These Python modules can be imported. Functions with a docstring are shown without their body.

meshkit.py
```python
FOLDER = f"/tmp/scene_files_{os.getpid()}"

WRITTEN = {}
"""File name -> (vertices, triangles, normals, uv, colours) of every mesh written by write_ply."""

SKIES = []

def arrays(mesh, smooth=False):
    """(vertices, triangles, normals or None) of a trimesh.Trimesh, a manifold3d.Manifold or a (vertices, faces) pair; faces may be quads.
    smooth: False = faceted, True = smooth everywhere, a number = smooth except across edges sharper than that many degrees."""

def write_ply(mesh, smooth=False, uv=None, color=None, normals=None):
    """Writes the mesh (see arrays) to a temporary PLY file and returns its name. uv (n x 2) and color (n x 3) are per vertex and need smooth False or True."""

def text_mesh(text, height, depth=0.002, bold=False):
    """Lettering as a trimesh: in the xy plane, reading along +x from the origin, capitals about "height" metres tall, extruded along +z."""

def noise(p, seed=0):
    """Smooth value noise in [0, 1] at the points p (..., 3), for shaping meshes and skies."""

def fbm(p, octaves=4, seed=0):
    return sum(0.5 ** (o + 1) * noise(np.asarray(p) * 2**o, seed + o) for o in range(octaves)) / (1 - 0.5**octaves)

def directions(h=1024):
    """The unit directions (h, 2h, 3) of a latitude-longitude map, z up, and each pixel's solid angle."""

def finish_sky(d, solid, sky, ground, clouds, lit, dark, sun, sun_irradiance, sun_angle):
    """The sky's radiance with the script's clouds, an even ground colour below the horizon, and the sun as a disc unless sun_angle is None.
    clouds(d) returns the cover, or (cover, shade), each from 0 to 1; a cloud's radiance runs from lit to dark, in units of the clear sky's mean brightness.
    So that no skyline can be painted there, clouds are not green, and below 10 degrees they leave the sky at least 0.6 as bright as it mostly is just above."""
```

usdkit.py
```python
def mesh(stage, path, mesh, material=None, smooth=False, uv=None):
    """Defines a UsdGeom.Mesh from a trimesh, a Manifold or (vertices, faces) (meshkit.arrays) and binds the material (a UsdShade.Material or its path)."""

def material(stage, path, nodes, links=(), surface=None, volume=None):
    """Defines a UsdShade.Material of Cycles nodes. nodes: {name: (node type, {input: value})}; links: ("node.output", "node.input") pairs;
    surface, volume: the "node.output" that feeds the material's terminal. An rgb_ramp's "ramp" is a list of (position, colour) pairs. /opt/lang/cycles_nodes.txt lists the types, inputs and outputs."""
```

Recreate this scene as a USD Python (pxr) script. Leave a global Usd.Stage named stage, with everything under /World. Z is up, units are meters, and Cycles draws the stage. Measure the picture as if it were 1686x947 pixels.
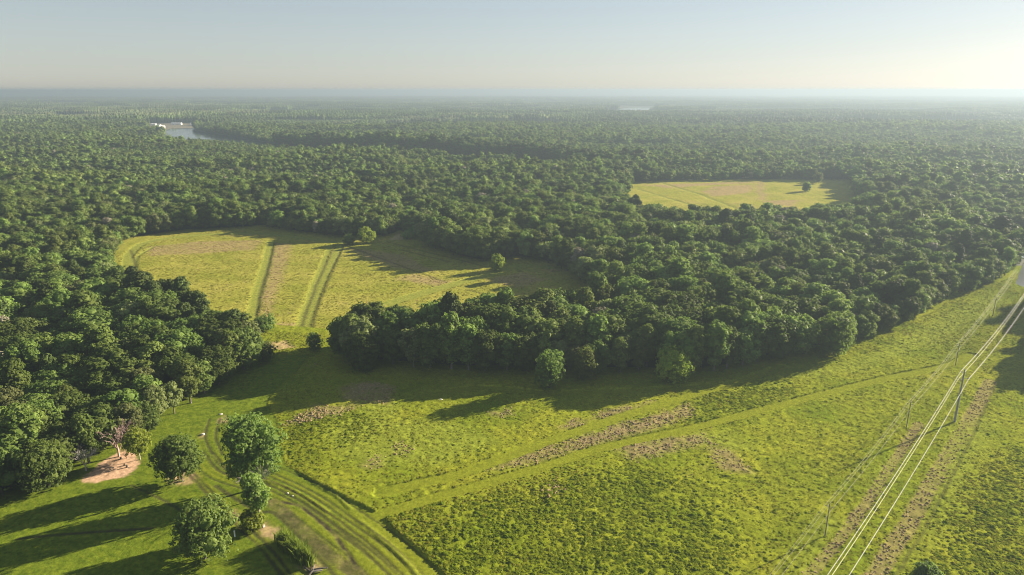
import math
import numpy as np
import trimesh
import usdkit
import meshkit
from pxr import Usd, UsdGeom, UsdLux, UsdShade, Gf, Vt, Sdf

# ------------------------------------------------------------------ stage, camera, sky, sun, exposure
stage = Usd.Stage.CreateInMemory()
UsdGeom.SetStageUpAxis(stage, 'Z')
UsdGeom.SetStageMetersPerUnit(stage, 1.0)
world = UsdGeom.Xform.Define(stage, '/World')
stage.SetDefaultPrim(world.GetPrim())
UsdGeom.Scope.Define(stage, '/World/Looks')

FPX, W0, H0 = 1124.0, 1686.0, 947.0          # focal length of the survey grid the plan was drawn on
CAM_H = 120.0
TILT = math.atan((473.5 - 148.0) / FPX)      # looking down 16.2 degrees
EXPOSURE = 2.25
SUN_EL, SUN_AZ = math.radians(17.0), math.radians(60.0)   # azimuth from +y towards +x

cam = UsdGeom.Camera.Define(stage, '/World/camera')
cam.CreateHorizontalApertureAttr(36.0)
cam.CreateVerticalApertureAttr(36.0 * H0 / W0)
cam.CreateFocalLengthAttr(36.0 * FPX / W0)
cam.CreateClippingRangeAttr(Gf.Vec2f(1.0, 90000.0))
cam.CreateFStopAttr(0.0)
cam.CreateExposureAttr(EXPOSURE)
cam.AddTranslateOp().Set(Gf.Vec3d(0, 0, CAM_H))
cam.AddRotateXYZOp().Set(Gf.Vec3f(90.0 - math.degrees(TILT), 0, 0))

sun_dir = np.array([math.cos(SUN_EL) * math.sin(SUN_AZ), math.cos(SUN_EL) * math.cos(SUN_AZ), math.sin(SUN_EL)])
sky_mat = usdkit.material(stage, '/World/Looks/sky_air', {
    's': ('sky_texture', {'sky_type': 'single_scattering', 'sun_disc': False, 'sun_elevation': SUN_EL, 'sun_rotation': SUN_AZ,
                          'altitude': 100.0, 'air_density': 1.0, 'aerosol_density': 0.4, 'ozone_density': 1.0}),
    'h': ('hsv', {'saturation': 0.72}), 't': ('mix_color', {'blend_type': 'multiply', 'fac': 1.0, 'use_clamp': False, 'b': (0.94, 1.0, 1.07)}),
    'veil': ('gamma', {'gamma': 0.57}), 'b': ('background_shader', {'strength': 0.05})}, [('s.color', 'h.color'), ('h.color', 'veil.color'), ('veil.color', 't.a'), ('t.result', 'b.color')], surface='b.background')
dome = UsdLux.DomeLight.Define(stage, '/World/sky')
UsdShade.MaterialBindingAPI.Apply(dome.GetPrim()).Bind(sky_mat)
dome.GetPrim().SetCustomDataByKey('kind', 'structure')
dome.GetPrim().SetCustomDataByKey('label', 'pale hazy blue sky brightening to white on the right')
dome.GetPrim().SetCustomDataByKey('category', 'sky')
sun = UsdLux.DistantLight.Define(stage, '/World/sun')
sun.CreateNormalizeAttr(True)
sun.CreateIntensityAttr(1.25)
sun.CreateAngleAttr(0.5)
sun.CreateColorAttr(Gf.Vec3f(1.0, 0.86, 0.66))
sun.AddRotateXYZOp().Set(Gf.Vec3f(90.0 - math.degrees(SUN_EL), 0, 180.0 - math.degrees(SUN_AZ)))

# ------------------------------------------------------------------ plan: grid reference -> point of the ground
def G(x, y, z=0.0):
    u, v = (x - W0 / 2) / FPX, (y - H0 / 2) / FPX
    c, s = math.cos(TILT), math.sin(TILT)
    d = np.array([u, c - v * s, -s - v * c])
    t = (z - CAM_H) / d[2]
    return (d * t)[:2]

def GP(pts, z=0.0):
    return np.array([G(x, y, z) for x, y in pts])

def inside(P, poly):
    x, y = P[:, 0], P[:, 1]
    r = np.zeros(len(P), bool)
    a, b = poly, np.roll(poly, -1, 0)
    for (x0, y0), (x1, y1) in zip(a, b):
        if y0 == y1:
            continue
        k = ((y0 > y) != (y1 > y)) & (x < (x1 - x0) * (y - y0) / (y1 - y0) + x0)
        r ^= k
    return r

def dline(P, line):
    """Distance to a polyline."""
    d = np.full(len(P), 1e9)
    for a, b in zip(line[:-1], line[1:]):
        e = b - a
        t = np.clip(((P - a) @ e) / max(e @ e, 1e-9), 0, 1)
        d = np.minimum(d, np.hypot(*(P - a - t[:, None] * e).T))
    return d

def soft(P, poly, w):
    """1 well inside a polygon, 0 well outside, blending over w metres on either side of its edge."""
    lo, hi = poly.min(0) - 2 * w, poly.max(0) + 2 * w
    r = np.zeros(len(P))
    k = np.nonzero(((P > lo) & (P < hi)).all(1))[0]
    if len(k):
        d = dline(P[k], np.vstack([poly, poly[:1]])) * np.where(inside(P[k], poly), 1, -1)
        r[k] = smooth(d, -w, w)
    return r

def smooth(x, lo, hi):
    t = np.clip((x - lo) / (hi - lo), 0, 1)
    return t * t * (3 - 2 * t)

def spline(pts, n=8):
    p = np.asarray(pts, float)
    q = np.vstack([2 * p[0] - p[1], p, 2 * p[-1] - p[-2]])
    out = []
    for i in range(1, len(q) - 2):
        for t in np.linspace(0, 1, n, endpoint=False):
            out.append(0.5 * (2 * q[i] + (q[i + 1] - q[i - 1]) * t + (2 * q[i - 1] - 5 * q[i] + 4 * q[i + 1] - q[i + 2]) * t * t
                              + (-q[i - 1] + 3 * q[i] - 3 * q[i + 1] + q[i + 2]) * t ** 3))
    out.append(q[-2])
    return np.array(out)

def nz(P, s, octaves=3, seed=0):
    return meshkit.fbm(np.column_stack([P[:, 0] * s, P[:, 1] * s, np.full(len(P), 0.37 + seed * 3.1)]), octaves, seed)

# edges of the woods, drawn along the feet of their outer trees
LEFT_WOOD_EDGE = GP([(-420, 985), (-200, 893), (0, 826), (60, 812), (130, 798), (152, 770), (180, 752), (212, 742), (238, 722), (285, 692),
                     (322, 668), (345, 652), (392, 622), (420, 606), (432, 592)])
LEFT_WOOD_BACK = GP([(432, 592), (402, 582), (362, 566), (338, 548), (308, 527), (258, 508), (216, 494), (186, 470), (184, 440), (195, 412), (208, 398)])
FIELD_A_TOP = GP([(208, 398), (245, 389), (300, 382), (370, 378), (430, 375), (480, 384), (560, 393), (640, 391), (655, 384), (675, 388), (700, 408), (745, 424),
                  (790, 434), (850, 428), (890, 432), (935, 452), (975, 485)])
CENTRAL_BACK = GP([(975, 485), (1000, 512), (960, 530), (880, 540), (800, 546), (720, 555), (640, 560), (600, 566), (574, 574)])
CENTRAL_FRONT = GP([(574, 574), (562, 584), (560, 592), (578, 602), (640, 608), (700, 613), (770, 618), (840, 616), (880, 618), (940, 620), (1000, 620), (1060, 620),
                    (1130, 624), (1210, 614), (1300, 594), (1400, 574), (1440, 556), (1490, 536), (1535, 515), (1575, 488), (1640, 467), (1664, 456)])
RIGHT = np.vstack([GP([(1676, 440), (1686, 424), (1660, 412), (1612, 398), (1600, 390), (1616, 382), (1700, 382), (1790, 384)]),
                   [(470, 520), (440, 480), (378, 434), (347, 410), (304, 374), (271, 325), (249, 278), (252, 266), (330, 250), (330, 90), (-260, 90)]])
OPEN_FRONT = np.vstack([LEFT_WOOD_EDGE, LEFT_WOOD_BACK[1:], FIELD_A_TOP[1:], CENTRAL_BACK[1:], CENTRAL_FRONT[1:], RIGHT])
FIELD_B = GP([(1030, 335), (1036, 302), (1110, 299), (1200, 297.5), (1300, 297), (1404, 297), (1410, 332), (1406, 362), (1340, 364), (1250, 364), (1200, 376),
              (1130, 378), (1060, 360)])
GLADE = GP([(962, 322), (985, 314), (1000, 322), (980, 332)])
_near = np.vstack([GP([(266, 217), (300, 222), (338, 223.5)], 21.0), GP([(420, 229), (520, 236), (600, 240), (700, 245), (800, 249), (900, 254), (965, 259)], 22.0)])
_far = _near[3:] + np.array([[8, 135], [8, 135], [8, 135], [8, 130], [8, 120], [5, 100], [0, 40]])
LAKE = np.vstack([_near, _far[::-1], GP([(345, 219), (322, 215.5), (319, 210.5), (300, 210), (282, 211), (268, 212.5)])])
LAKE_BANK = GP([(240, 213), (246, 207), (262, 203.6), (290, 203), (318, 203.6), (323, 210.5), (319, 211.5), (282, 212), (268, 216), (254, 216)])
FAR_WATER = np.vstack([GP([(1016, 181.2), (1045, 180.3), (1068, 178.6)], 27.0), GP([(1070, 175.3), (1045, 176.8), (1018, 179.3)])])
FAR_CLEAR = [GP(p) for p in ([(1380, 166.5), (1480, 165), (1500, 166), (1400, 168)], [(100, 172), (190, 170), (200, 172), (110, 174)], [(560, 160), (700, 159), (710, 160.5), (570, 161.5)],
                             [(860, 171), (960, 169.5), (970, 171), (870, 173)], [(1150, 184), (1260, 181), (1262, 183), (1160, 187)],
                             [(40, 190), (120, 187), (124, 189), (50, 192.5)], [(420, 183), (520, 181), (524, 183), (430, 185.5)])]
POND = np.vstack([GP([(1671, 467), (1676, 452), (1681, 441), (1690, 427), (1664, 415), (1616, 401), (1606, 393), (1618, 385), (1700, 386), (1790, 390)]),
                  [(460, 505), (420, 478), (385, 452), (358, 428)], GP([(1700, 476), (1686, 473)])])
BARE = GP([(134, 790), (150, 776), (166, 762), (182, 751), (204, 742), (222, 748), (227, 760), (222, 774), (212, 784), (190, 791), (160, 796)])

# ------------------------------------------------------------------ materials
def L(name, nodes, links, surface=None, volume=None):
    return usdkit.material(stage, '/World/Looks/' + name, nodes, links, surface, volume)

def leaf_material(name, col, col2, trans=0.45, scale=0.35):
    """Foliage: two tones by noise, each copy a little different, light passing through the leaves."""
    return L(name, {
        'g': ('geometry', {}), 'o': ('object_info', {}),
        'n': ('noise_texture', {'scale': scale, 'detail': 3.0}),
        'r': ('rgb_ramp', {'ramp': [(0.32, col), (0.68, col2)]}),
        'h': ('map_range', {'from_min': 0.0, 'from_max': 1.0, 'to_min': 0.485, 'to_max': 0.503}),
        'v': ('map_range', {'from_min': 0.0, 'from_max': 1.0, 'to_min': 0.75, 'to_max': 1.75}),
        'hs': ('hsv', {'saturation': 1.0}),
        'bk': ('attribute', {'attribute': 'bark'}),
        'm': ('mix_color', {'b': (0.09, 0.075, 0.06)}),
        'd': ('principled_bsdf', {'roughness': 0.6, 'specular_ior_level': 0.04}),
        'tg': ('mix_color', {'blend_type': 'multiply', 'fac': 1.0, 'use_clamp': False, 'b': (1.35, 1.45, 1.0)}), 't': ('translucent_bsdf', {}), 'mx': ('mix_closure', {'fac': trans})},
        [('g.position', 'n.vector'), ('n.fac', 'r.fac'), ('r.color', 'hs.color'), ('o.random', 'h.value'), ('o.random', 'v.value'),
         ('h.result', 'hs.hue'), ('v.result', 'hs.value'), ('hs.color', 'm.a'), ('bk.fac', 'm.fac'), ('m.result', 'd.base_color'), ('m.result', 'tg.a'), ('tg.result', 't.color'),
         ('d.BSDF', 'mx.closure1'), ('t.BSDF', 'mx.closure2')], surface='mx.closure')

LEAF = {
    'mid': leaf_material('leaf_mid_green', (0.070, 0.112, 0.023), (0.128, 0.174, 0.044)),
    'dark': leaf_material('leaf_dark_green', (0.054, 0.087, 0.018), (0.097, 0.135, 0.033)),
    'olive': leaf_material('leaf_olive', (0.084, 0.120, 0.026), (0.140, 0.178, 0.048)),
    'grey': leaf_material('leaf_grey_green', (0.104, 0.130, 0.044), (0.156, 0.182, 0.070)),
    'bare': leaf_material('half_bare_twigs', (0.115, 0.110, 0.075), (0.185, 0.170, 0.125), 0.2),
    'pine': leaf_material('pine_needles', (0.032, 0.050, 0.013), (0.056, 0.078, 0.020), 0.15),
    'bright': leaf_material('leaf_bright_green', (0.100, 0.140, 0.016), (0.158, 0.195, 0.026), 0.35),
}
BARK = L('bark', {'g': ('geometry', {}), 'n': ('noise_texture', {'scale': 3.0, 'detail': 4.0}),
                  'r': ('rgb_ramp', {'ramp': [(0.3, (0.05, 0.04, 0.032)), (0.7, (0.14, 0.12, 0.10))]}), 'p': ('principled_bsdf', {'roughness': 0.9})},
         [('g.position', 'n.vector'), ('n.fac', 'r.fac'), ('r.color', 'p.base_color')], surface='p.BSDF')
PALE_BARK = L('pale_bark', {'g': ('geometry', {}), 'n': ('noise_texture', {'scale': 3.0, 'detail': 4.0}),
                            'r': ('rgb_ramp', {'ramp': [(0.3, (0.20, 0.17, 0.145)), (0.7, (0.40, 0.35, 0.31))]}), 'p': ('principled_bsdf', {'roughness': 0.9})},
              [('g.position', 'n.vector'), ('n.fac', 'r.fac'), ('r.color', 'p.base_color')], surface='p.BSDF')
DEAD_PINK = L('dead_twigs', {'p': ('principled_bsdf', {'base_color': (0.34, 0.235, 0.20), 'roughness': 0.9})}, [], surface='p.BSDF')
DEAD_GREY = L('bare_grey_twigs', {'p': ('principled_bsdf', {'base_color': (0.28, 0.26, 0.23), 'roughness': 0.9})}, [], surface='p.BSDF')

def ground_material(name, tall1, tall2, brown, mown1, mown2, bare, path):
    """Fields: tall growth, dry growth, mown grass and bare soil, mixed by what grows where (the mesh's own attribute), with fine clumpy grain."""
    return L(name, {
        'g': ('geometry', {}), 'a': ('attribute', {'attribute': 'cover'}), 's': ('separate_color', {}),
        'b': ('attribute', {'attribute': 'wear'}), 'sb': ('separate_color', {}),
        'n1': ('noise_texture', {'scale': 0.035, 'detail': 5.0, 'roughness': 0.6}), 'n2': ('noise_texture', {'scale': 0.9, 'detail': 4.0, 'roughness': 0.65}),
        'n3': ('noise_texture', {'scale': 0.4, 'detail': 7.0, 'roughness': 0.74}),
        'rt': ('rgb_ramp', {'ramp': [(0.35, tall1), (0.65, tall2)]}),
        'rm': ('rgb_ramp', {'ramp': [(0.35, mown1), (0.65, mown2)]}),
        'v': ('map_range', {'from_min': 0.25, 'from_max': 0.75, 'to_min': 0.7, 'to_max': 1.3}),
        'vb': ('map_range', {'from_min': 0.3, 'from_max': 0.7, 'to_min': 0.76, 'to_max': 1.24}),
        'm1': ('mix_color', {'b': brown}), 'm6': ('mix_color', {'b': path}), 'm2': ('mix_color', {}), 'm3': ('mix_color', {'b': bare}), 'm4': ('mix_color', {'b': (0.035, 0.030, 0.020)}), 'm5': ('mix_color', {'b': (0.16, 0.19, 0.022)}),
        'mul': ('mix_color', {'blend_type': 'multiply', 'fac': 1.0}), 'mul2': ('mix_color', {'blend_type': 'multiply', 'fac': 1.0}),
        'cv': ('combine_color', {}), 'cv2': ('combine_color', {}),
        'bp': ('bump', {'strength': 0.6, 'distance': 0.2}), 'p': ('principled_bsdf', {'roughness': 0.85, 'specular_ior_level': 0.0})},
        [('g.position', 'n1.vector'), ('g.position', 'n2.vector'), ('g.position', 'n3.vector'), ('n1.fac', 'rt.fac'), ('n3.fac', 'rm.fac'),
         ('a.color', 's.color'), ('b.color', 'sb.color'), ('rt.color', 'm1.a'), ('s.g', 'm1.fac'), ('m1.result', 'm5.a'), ('sb.g', 'm5.fac'), ('m5.result', 'm2.a'), ('rm.color', 'm6.a'), ('sb.b', 'm6.fac'), ('m6.result', 'm2.b'), ('s.r', 'm2.fac'),
         ('m2.result', 'm3.a'), ('s.b', 'm3.fac'), ('m3.result', 'm4.a'), ('sb.r', 'm4.fac'), ('m4.result', 'mul.a'),
         ('n2.fac', 'v.value'), ('v.result', 'cv.r'), ('v.result', 'cv.g'), ('v.result', 'cv.b'), ('cv.color', 'mul.b'),
         ('n3.fac', 'vb.value'), ('vb.result', 'cv2.r'), ('vb.result', 'cv2.g'), ('vb.result', 'cv2.b'), ('mul.result', 'mul2.a'), ('cv2.color', 'mul2.b'),
         ('mul2.result', 'p.base_color'), ('n2.fac', 'bp.height'), ('bp.normal', 'p.normal')], surface='p.BSDF')

MEADOW = ground_material('meadow_growth', (0.112, 0.150, 0.009), (0.180, 0.194, 0.016), (0.190, 0.150, 0.070), (0.060, 0.100, 0.007), (0.110, 0.140, 0.012), (0.42, 0.28, 0.18), (0.145, 0.165, 0.013))
HAYFIELD = ground_material('hay_growth', (0.170, 0.184, 0.022), (0.242, 0.228, 0.042), (0.24, 0.175, 0.090), (0.150, 0.180, 0.026), (0.200, 0.205, 0.040), (0.36, 0.27, 0.17), (0.2, 0.205, 0.03))

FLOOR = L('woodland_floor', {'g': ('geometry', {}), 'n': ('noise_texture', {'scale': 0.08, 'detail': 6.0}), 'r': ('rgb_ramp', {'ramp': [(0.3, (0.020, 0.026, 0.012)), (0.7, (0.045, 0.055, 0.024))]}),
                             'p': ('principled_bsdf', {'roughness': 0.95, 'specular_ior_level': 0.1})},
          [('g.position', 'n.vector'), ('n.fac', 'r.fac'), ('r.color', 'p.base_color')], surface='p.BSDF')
WATER = L('water', {'g': ('geometry', {}), 'n': ('noise_texture', {'scale': 0.35, 'detail': 3.0}), 'b': ('bump', {'strength': 0.12, 'distance': 0.1}),
                    'p': ('principled_bsdf', {'base_color': (0.03, 0.045, 0.045), 'roughness': 0.08, 'ior': 1.333, 'specular_ior_level': 0.5})},
          [('g.position', 'n.vector'), ('n.fac', 'b.height'), ('b.normal', 'p.normal')], surface='p.BSDF')
STILL_WATER = L('still_water', {'p': ('principled_bsdf', {'base_color': (0.05, 0.06, 0.06), 'roughness': 0.3, 'ior': 1.333, 'specular_ior_level': 1.0})}, [], surface='p.BSDF')
def plain(name, col, rough=0.7, metal=0.0, grain=None):
    if grain is None:
        return L(name, {'p': ('principled_bsdf', {'base_color': col, 'roughness': rough, 'metallic': metal})}, [], surface='p.BSDF')
    return L(name, {'g': ('geometry', {}), 'n': ('noise_texture', {'scale': grain, 'detail': 4.0}),
                    'r': ('rgb_ramp', {'ramp': [(0.3, tuple(0.65 * c for c in col)), (0.7, tuple(1.2 * c for c in col))]}),
                    'p': ('principled_bsdf', {'roughness': rough, 'metallic': metal})},
             [('g.position', 'n.vector'), ('n.fac', 'r.fac'), ('r.color', 'p.base_color')], surface='p.BSDF')

POLE_WOOD = plain('weathered_pole', (0.19, 0.165, 0.13), 0.85, 0, 2.0)
POLE_STEEL = plain('grey_pole', (0.21, 0.20, 0.19), 0.6, 0.0, 1.5)
WIRE_BRIGHT = plain('bright_conductor', (0.42, 0.41, 0.37), 0.6, 0.0)
WIRE_YELLOW = plain('yellowed_conductor', (0.46, 0.46, 0.24), 0.6, 0.0)
WIRE_THIN = plain('thin_wire', (0.22, 0.22, 0.15), 0.6, 0.1)
CERAMIC = plain('insulator_glaze', (0.30, 0.28, 0.27), 0.3)
WHITE_WALL = plain('white_wall', (0.78, 0.77, 0.74), 0.7, 0, 0.3)
WHITE_ROOF = plain('white_roof', (0.80, 0.80, 0.80), 0.45, 0, 0.3)
GREY_ROOF = plain('grey_roof', (0.45, 0.47, 0.50), 0.5, 0, 0.3)
DARK_DOOR = plain('dark_opening', (0.05, 0.05, 0.06), 0.5)
STONE = plain('pale_stone', (0.55, 0.52, 0.46), 0.85, 0, 2.0)
WHITE_PAINT = plain('white_paint', (0.8, 0.8, 0.78), 0.5)
DARK_WOOD = plain('dark_wood', (0.045, 0.036, 0.028), 0.9, 0, 2.0)
DRY_STEM = plain('dry_stems', (0.24, 0.17, 0.095), 0.9, 0, 0.5)

# ------------------------------------------------------------------ prim helpers
COUNT = {}
def numbered(path):
    n = COUNT.get(path, 0)
    COUNT[path] = n + 1
    return path if n == 0 else f'{path}_{n:03d}'

def tag(prim, label=None, cat=None, group=None, kind=None):
    p = prim.GetPrim() if hasattr(prim, 'GetPrim') else prim
    for k, v in (('label', label), ('category', cat), ('group', group), ('kind', kind)):
        if v:
            p.SetCustomDataByKey(k, v)
    return p

def mesh(name, m, material, parent='/World', smooth=False):
    return usdkit.mesh(stage, numbered(f'{parent}/{name}'), m, material, smooth)

def thing(name, loc, rz=0.0, sc=(1, 1, 1), label=None, cat=None, group=None, ref=None):
    path = numbered('/World/' + name)
    x = UsdGeom.Xform.Define(stage, path)
    x.AddTranslateOp().Set(Gf.Vec3d(*map(float, loc)))
    if rz:
        x.AddRotateZOp().Set(float(math.degrees(rz)))
    if tuple(sc) != (1, 1, 1):
        x.AddScaleOp().Set(Gf.Vec3f(*map(float, sc)))
    if ref:
        x.GetPrim().GetReferences().AddInternalReference(ref)
        x.GetPrim().SetInstanceable(True)
    tag(x, label, cat, group)
    return path

def colours(m, name, arr):
    UsdGeom.PrimvarsAPI(m).CreatePrimvar(name, Sdf.ValueTypeNames.Color3fArray, 'vertex').Set(Vt.Vec3fArray.FromNumpy(np.asarray(arr, np.float32)))

def floats(m, name, arr):
    UsdGeom.PrimvarsAPI(m).CreatePrimvar(name, Sdf.ValueTypeNames.FloatArray, 'vertex').Set(Vt.FloatArray.FromNumpy(np.asarray(arr, np.float32)))

def cat_meshes(parts):
    v, f, n = [], [], 0
    for a, b in parts:
        v.append(a)
        f.append(np.asarray(b) + n)
        n += len(a)
    return np.vstack(v), np.vstack(f)

def tube(points, radii, sides=6, cap=True):
    p = np.asarray(points, float)
    radii = np.broadcast_to(np.asarray(radii, float), (len(p),))
    t = np.gradient(p, axis=0)
    t /= np.linalg.norm(t, axis=1, keepdims=True) + 1e-12
    ref = np.where(np.abs(t[:, 2:]) < 0.9, [0, 0, 1.0], [1.0, 0, 0])
    a = np.cross(t, ref)
    a /= np.linalg.norm(a, axis=1, keepdims=True) + 1e-12
    b = np.cross(t, a)
    g = np.arange(sides) * 2 * np.pi / sides
    v = (p[:, None] + radii[:, None, None] * (np.cos(g)[None, :, None] * a[:, None] + np.sin(g)[None, :, None] * b[:, None])).reshape(-1, 3)
    i, j = np.meshgrid(np.arange(len(p) - 1), np.arange(sides), indexing='ij')
    q = np.stack([i * sides + j, i * sides + (j + 1) % sides, (i + 1) * sides + (j + 1) % sides, (i + 1) * sides + j], -1).reshape(-1, 4)
    f = np.vstack([q[:, [0, 1, 2]], q[:, [0, 2, 3]]])
    if cap:
        n = len(v)
        v = np.vstack([v, p[:1], p[-1:]])
        k = np.arange(sides)
        f = np.vstack([f, np.stack([np.full(sides, n), (k + 1) % sides, k], 1), np.stack([np.full(sides, n + 1), n - sides + k, n - sides + (k + 1) % sides], 1)])
    return v, f

def box(cx, cy, cz, sx, sy, sz, rz=0.0):
    m = trimesh.creation.box([sx, sy, sz])
    v = np.array(m.vertices)
    c, s = math.cos(rz), math.sin(rz)
    v = np.column_stack([v[:, 0] * c - v[:, 1] * s + cx, v[:, 0] * s + v[:, 1] * c + cy, v[:, 2] + cz])
    return v, np.array(m.faces)

# ------------------------------------------------------------------ trees
_ico = {k: trimesh.creation.icosphere(k, 1.0) for k in (0, 1, 2)}

def rand_dirs(rng, n):
    d = rng.normal(size=(n, 3))
    return d / np.linalg.norm(d, axis=1, keepdims=True)

def cards(rng, centers, normals, size, jitter=0.55):
    """Leaf sprays: one bent, ragged four-cornered face each."""
    n = len(centers)
    nm = normals + jitter * rand_dirs(rng, n)
    nm /= np.linalg.norm(nm, axis=1, keepdims=True)
    a = np.cross(nm, rand_dirs(rng, n))
    a /= np.linalg.norm(a, axis=1, keepdims=True) + 1e-9
    b = np.cross(nm, a)
    s = size * rng.uniform(0.6, 1.35, n)[:, None]
    k = rng.uniform(0.55, 1.15, (n, 4, 1))
    bend = rng.uniform(-0.35, 0.1, (n, 1)) * s
    p = np.stack([centers + a * s * k[:, 0] + nm * bend, centers + b * s * k[:, 1], centers - a * s * k[:, 2] + nm * bend, centers - b * s * k[:, 3]], 1)
    f = np.arange(n)[:, None] * 4
    return p.reshape(-1, 3), np.vstack([f + [0, 1, 2], f + [0, 2, 3]])

def lobes_of(rng, H, R, z0, n, shape):
    """Centres and radii of a crown's boughs on an uneven hull."""
    zc, hz = (z0 + H) / 2, (H - z0) / 2
    c, r = [], []
    squash = rng.uniform(0.75, 1.22, 8)
    for i in range(n):
        u = (i + 0.5) / n
        zz = 1 - 2 * u
        if shape == 'cone':
            prof = max(0.12, (1 - (zz * 0.5 + 0.5)) ** 0.75)
        elif shape == 'tall':
            prof = math.sqrt(max(0.05, 1 - abs(zz) ** 2.6)) * (0.8 + 0.2 * (-zz))
        else:
            prof = math.sqrt(max(0.04, 1 - (zz * (0.96 if zz > 0 else 0.86)) ** 2))
        ang = i * 2.39996 + rng.uniform(-0.5, 0.5)
        sq = np.interp((ang % (2 * math.pi)) / (2 * math.pi) * 8, np.arange(9), np.append(squash, squash[0]))
        rl = R * rng.uniform(0.27, 0.46) * (0.75 if shape == 'cone' else 1.0)
        rad = max(0.0, prof * R * sq - rl * 0.75) * rng.uniform(0.70, 1.15)
        c.append([rad * math.cos(ang), rad * math.sin(ang), min(max(zc + zz * (hz - rl * 0.6) + rng.uniform(-0.06, 0.06) * H, z0 + rl * 0.5), H - rl * 0.8)])
        r.append(rl)
    c.append([0, 0, zc])
    r.append(0.5 * min(R, hz))
    return np.array(c), np.array(r)

def crown_mesh(seed, H, R, z0, nl, ncards, size, shape='round', ico=1, core=0.68, loose=1.0):
    rng = np.random.default_rng(seed)
    c, r = lobes_of(rng, H, R, z0, nl, shape)
    parts = []
    base = _ico[ico]
    for i, (cc, rr) in enumerate(zip(c, r)):
        v = np.array(base.vertices)
        k = core + 0.28 * meshkit.noise(v * 2.1 + i * 7.3 + seed, seed)
        parts.append((cc + v * (rr * k)[:, None] * [1, 1, 0.88], np.array(base.faces)))
    # sprays of leaves bunched on twigs all over every bough
    w = r ** 2
    w[-1] *= 0.4
    per = 9
    m = max(int(ncards * 2.0 / per), 20)
    pick = rng.choice(len(r), m, p=w / w.sum())
    d0 = rand_dirs(rng, m)
    d0[:, 2] = np.where(rng.random(m) < 0.3, np.abs(d0[:, 2]), d0[:, 2])
    q = c[pick] + d0 * (r[pick] * rng.uniform(0.80, 1.12, m))[:, None] * [1, 1, 0.9]
    if loose > 1.2:                                   # some twigs reach well out of the crown
        far_out = rng.random(m) < 0.16
        q[far_out] += (q[far_out] - c[pick[far_out]]) * rng.uniform(0.15, 0.55, (far_out.sum(), 1))
    keep = np.ones(m, bool)
    for i, (cc, rr) in enumerate(zip(c, r)):
        keep &= (np.linalg.norm(q - cc, axis=1) > rr * 0.85) | (pick == i)
    q, d0 = q[keep], d0[keep]
    br = size * loose * rng.uniform(1.0, 2.0, len(q))
    e = rand_dirs(rng, len(q) * per).reshape(-1, per, 3)
    e = e + 0.9 * d0[:, None]
    e /= np.linalg.norm(e, axis=2, keepdims=True)
    p = (q[:, None] + e * br[:, None, None] * rng.uniform(0.6, 1.0, (len(q), per, 1))).reshape(-1, 3)
    d = e.reshape(-1, 3)
    sel = rng.permutation(len(p) // per)[:ncards // per]
    sel = (sel[:, None] * per + np.arange(per)).ravel()
    p, d = p[sel], d[sel]
    out = d + 0.2 * (p - [0, 0, (z0 + H) / 2]) / R
    out[:, 2] += 0.2
    out /= np.linalg.norm(out, axis=1, keepdims=True)
    parts.append(cards(rng, p, out, size, 0.42))
    return cat_meshes(parts), c, r

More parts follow.
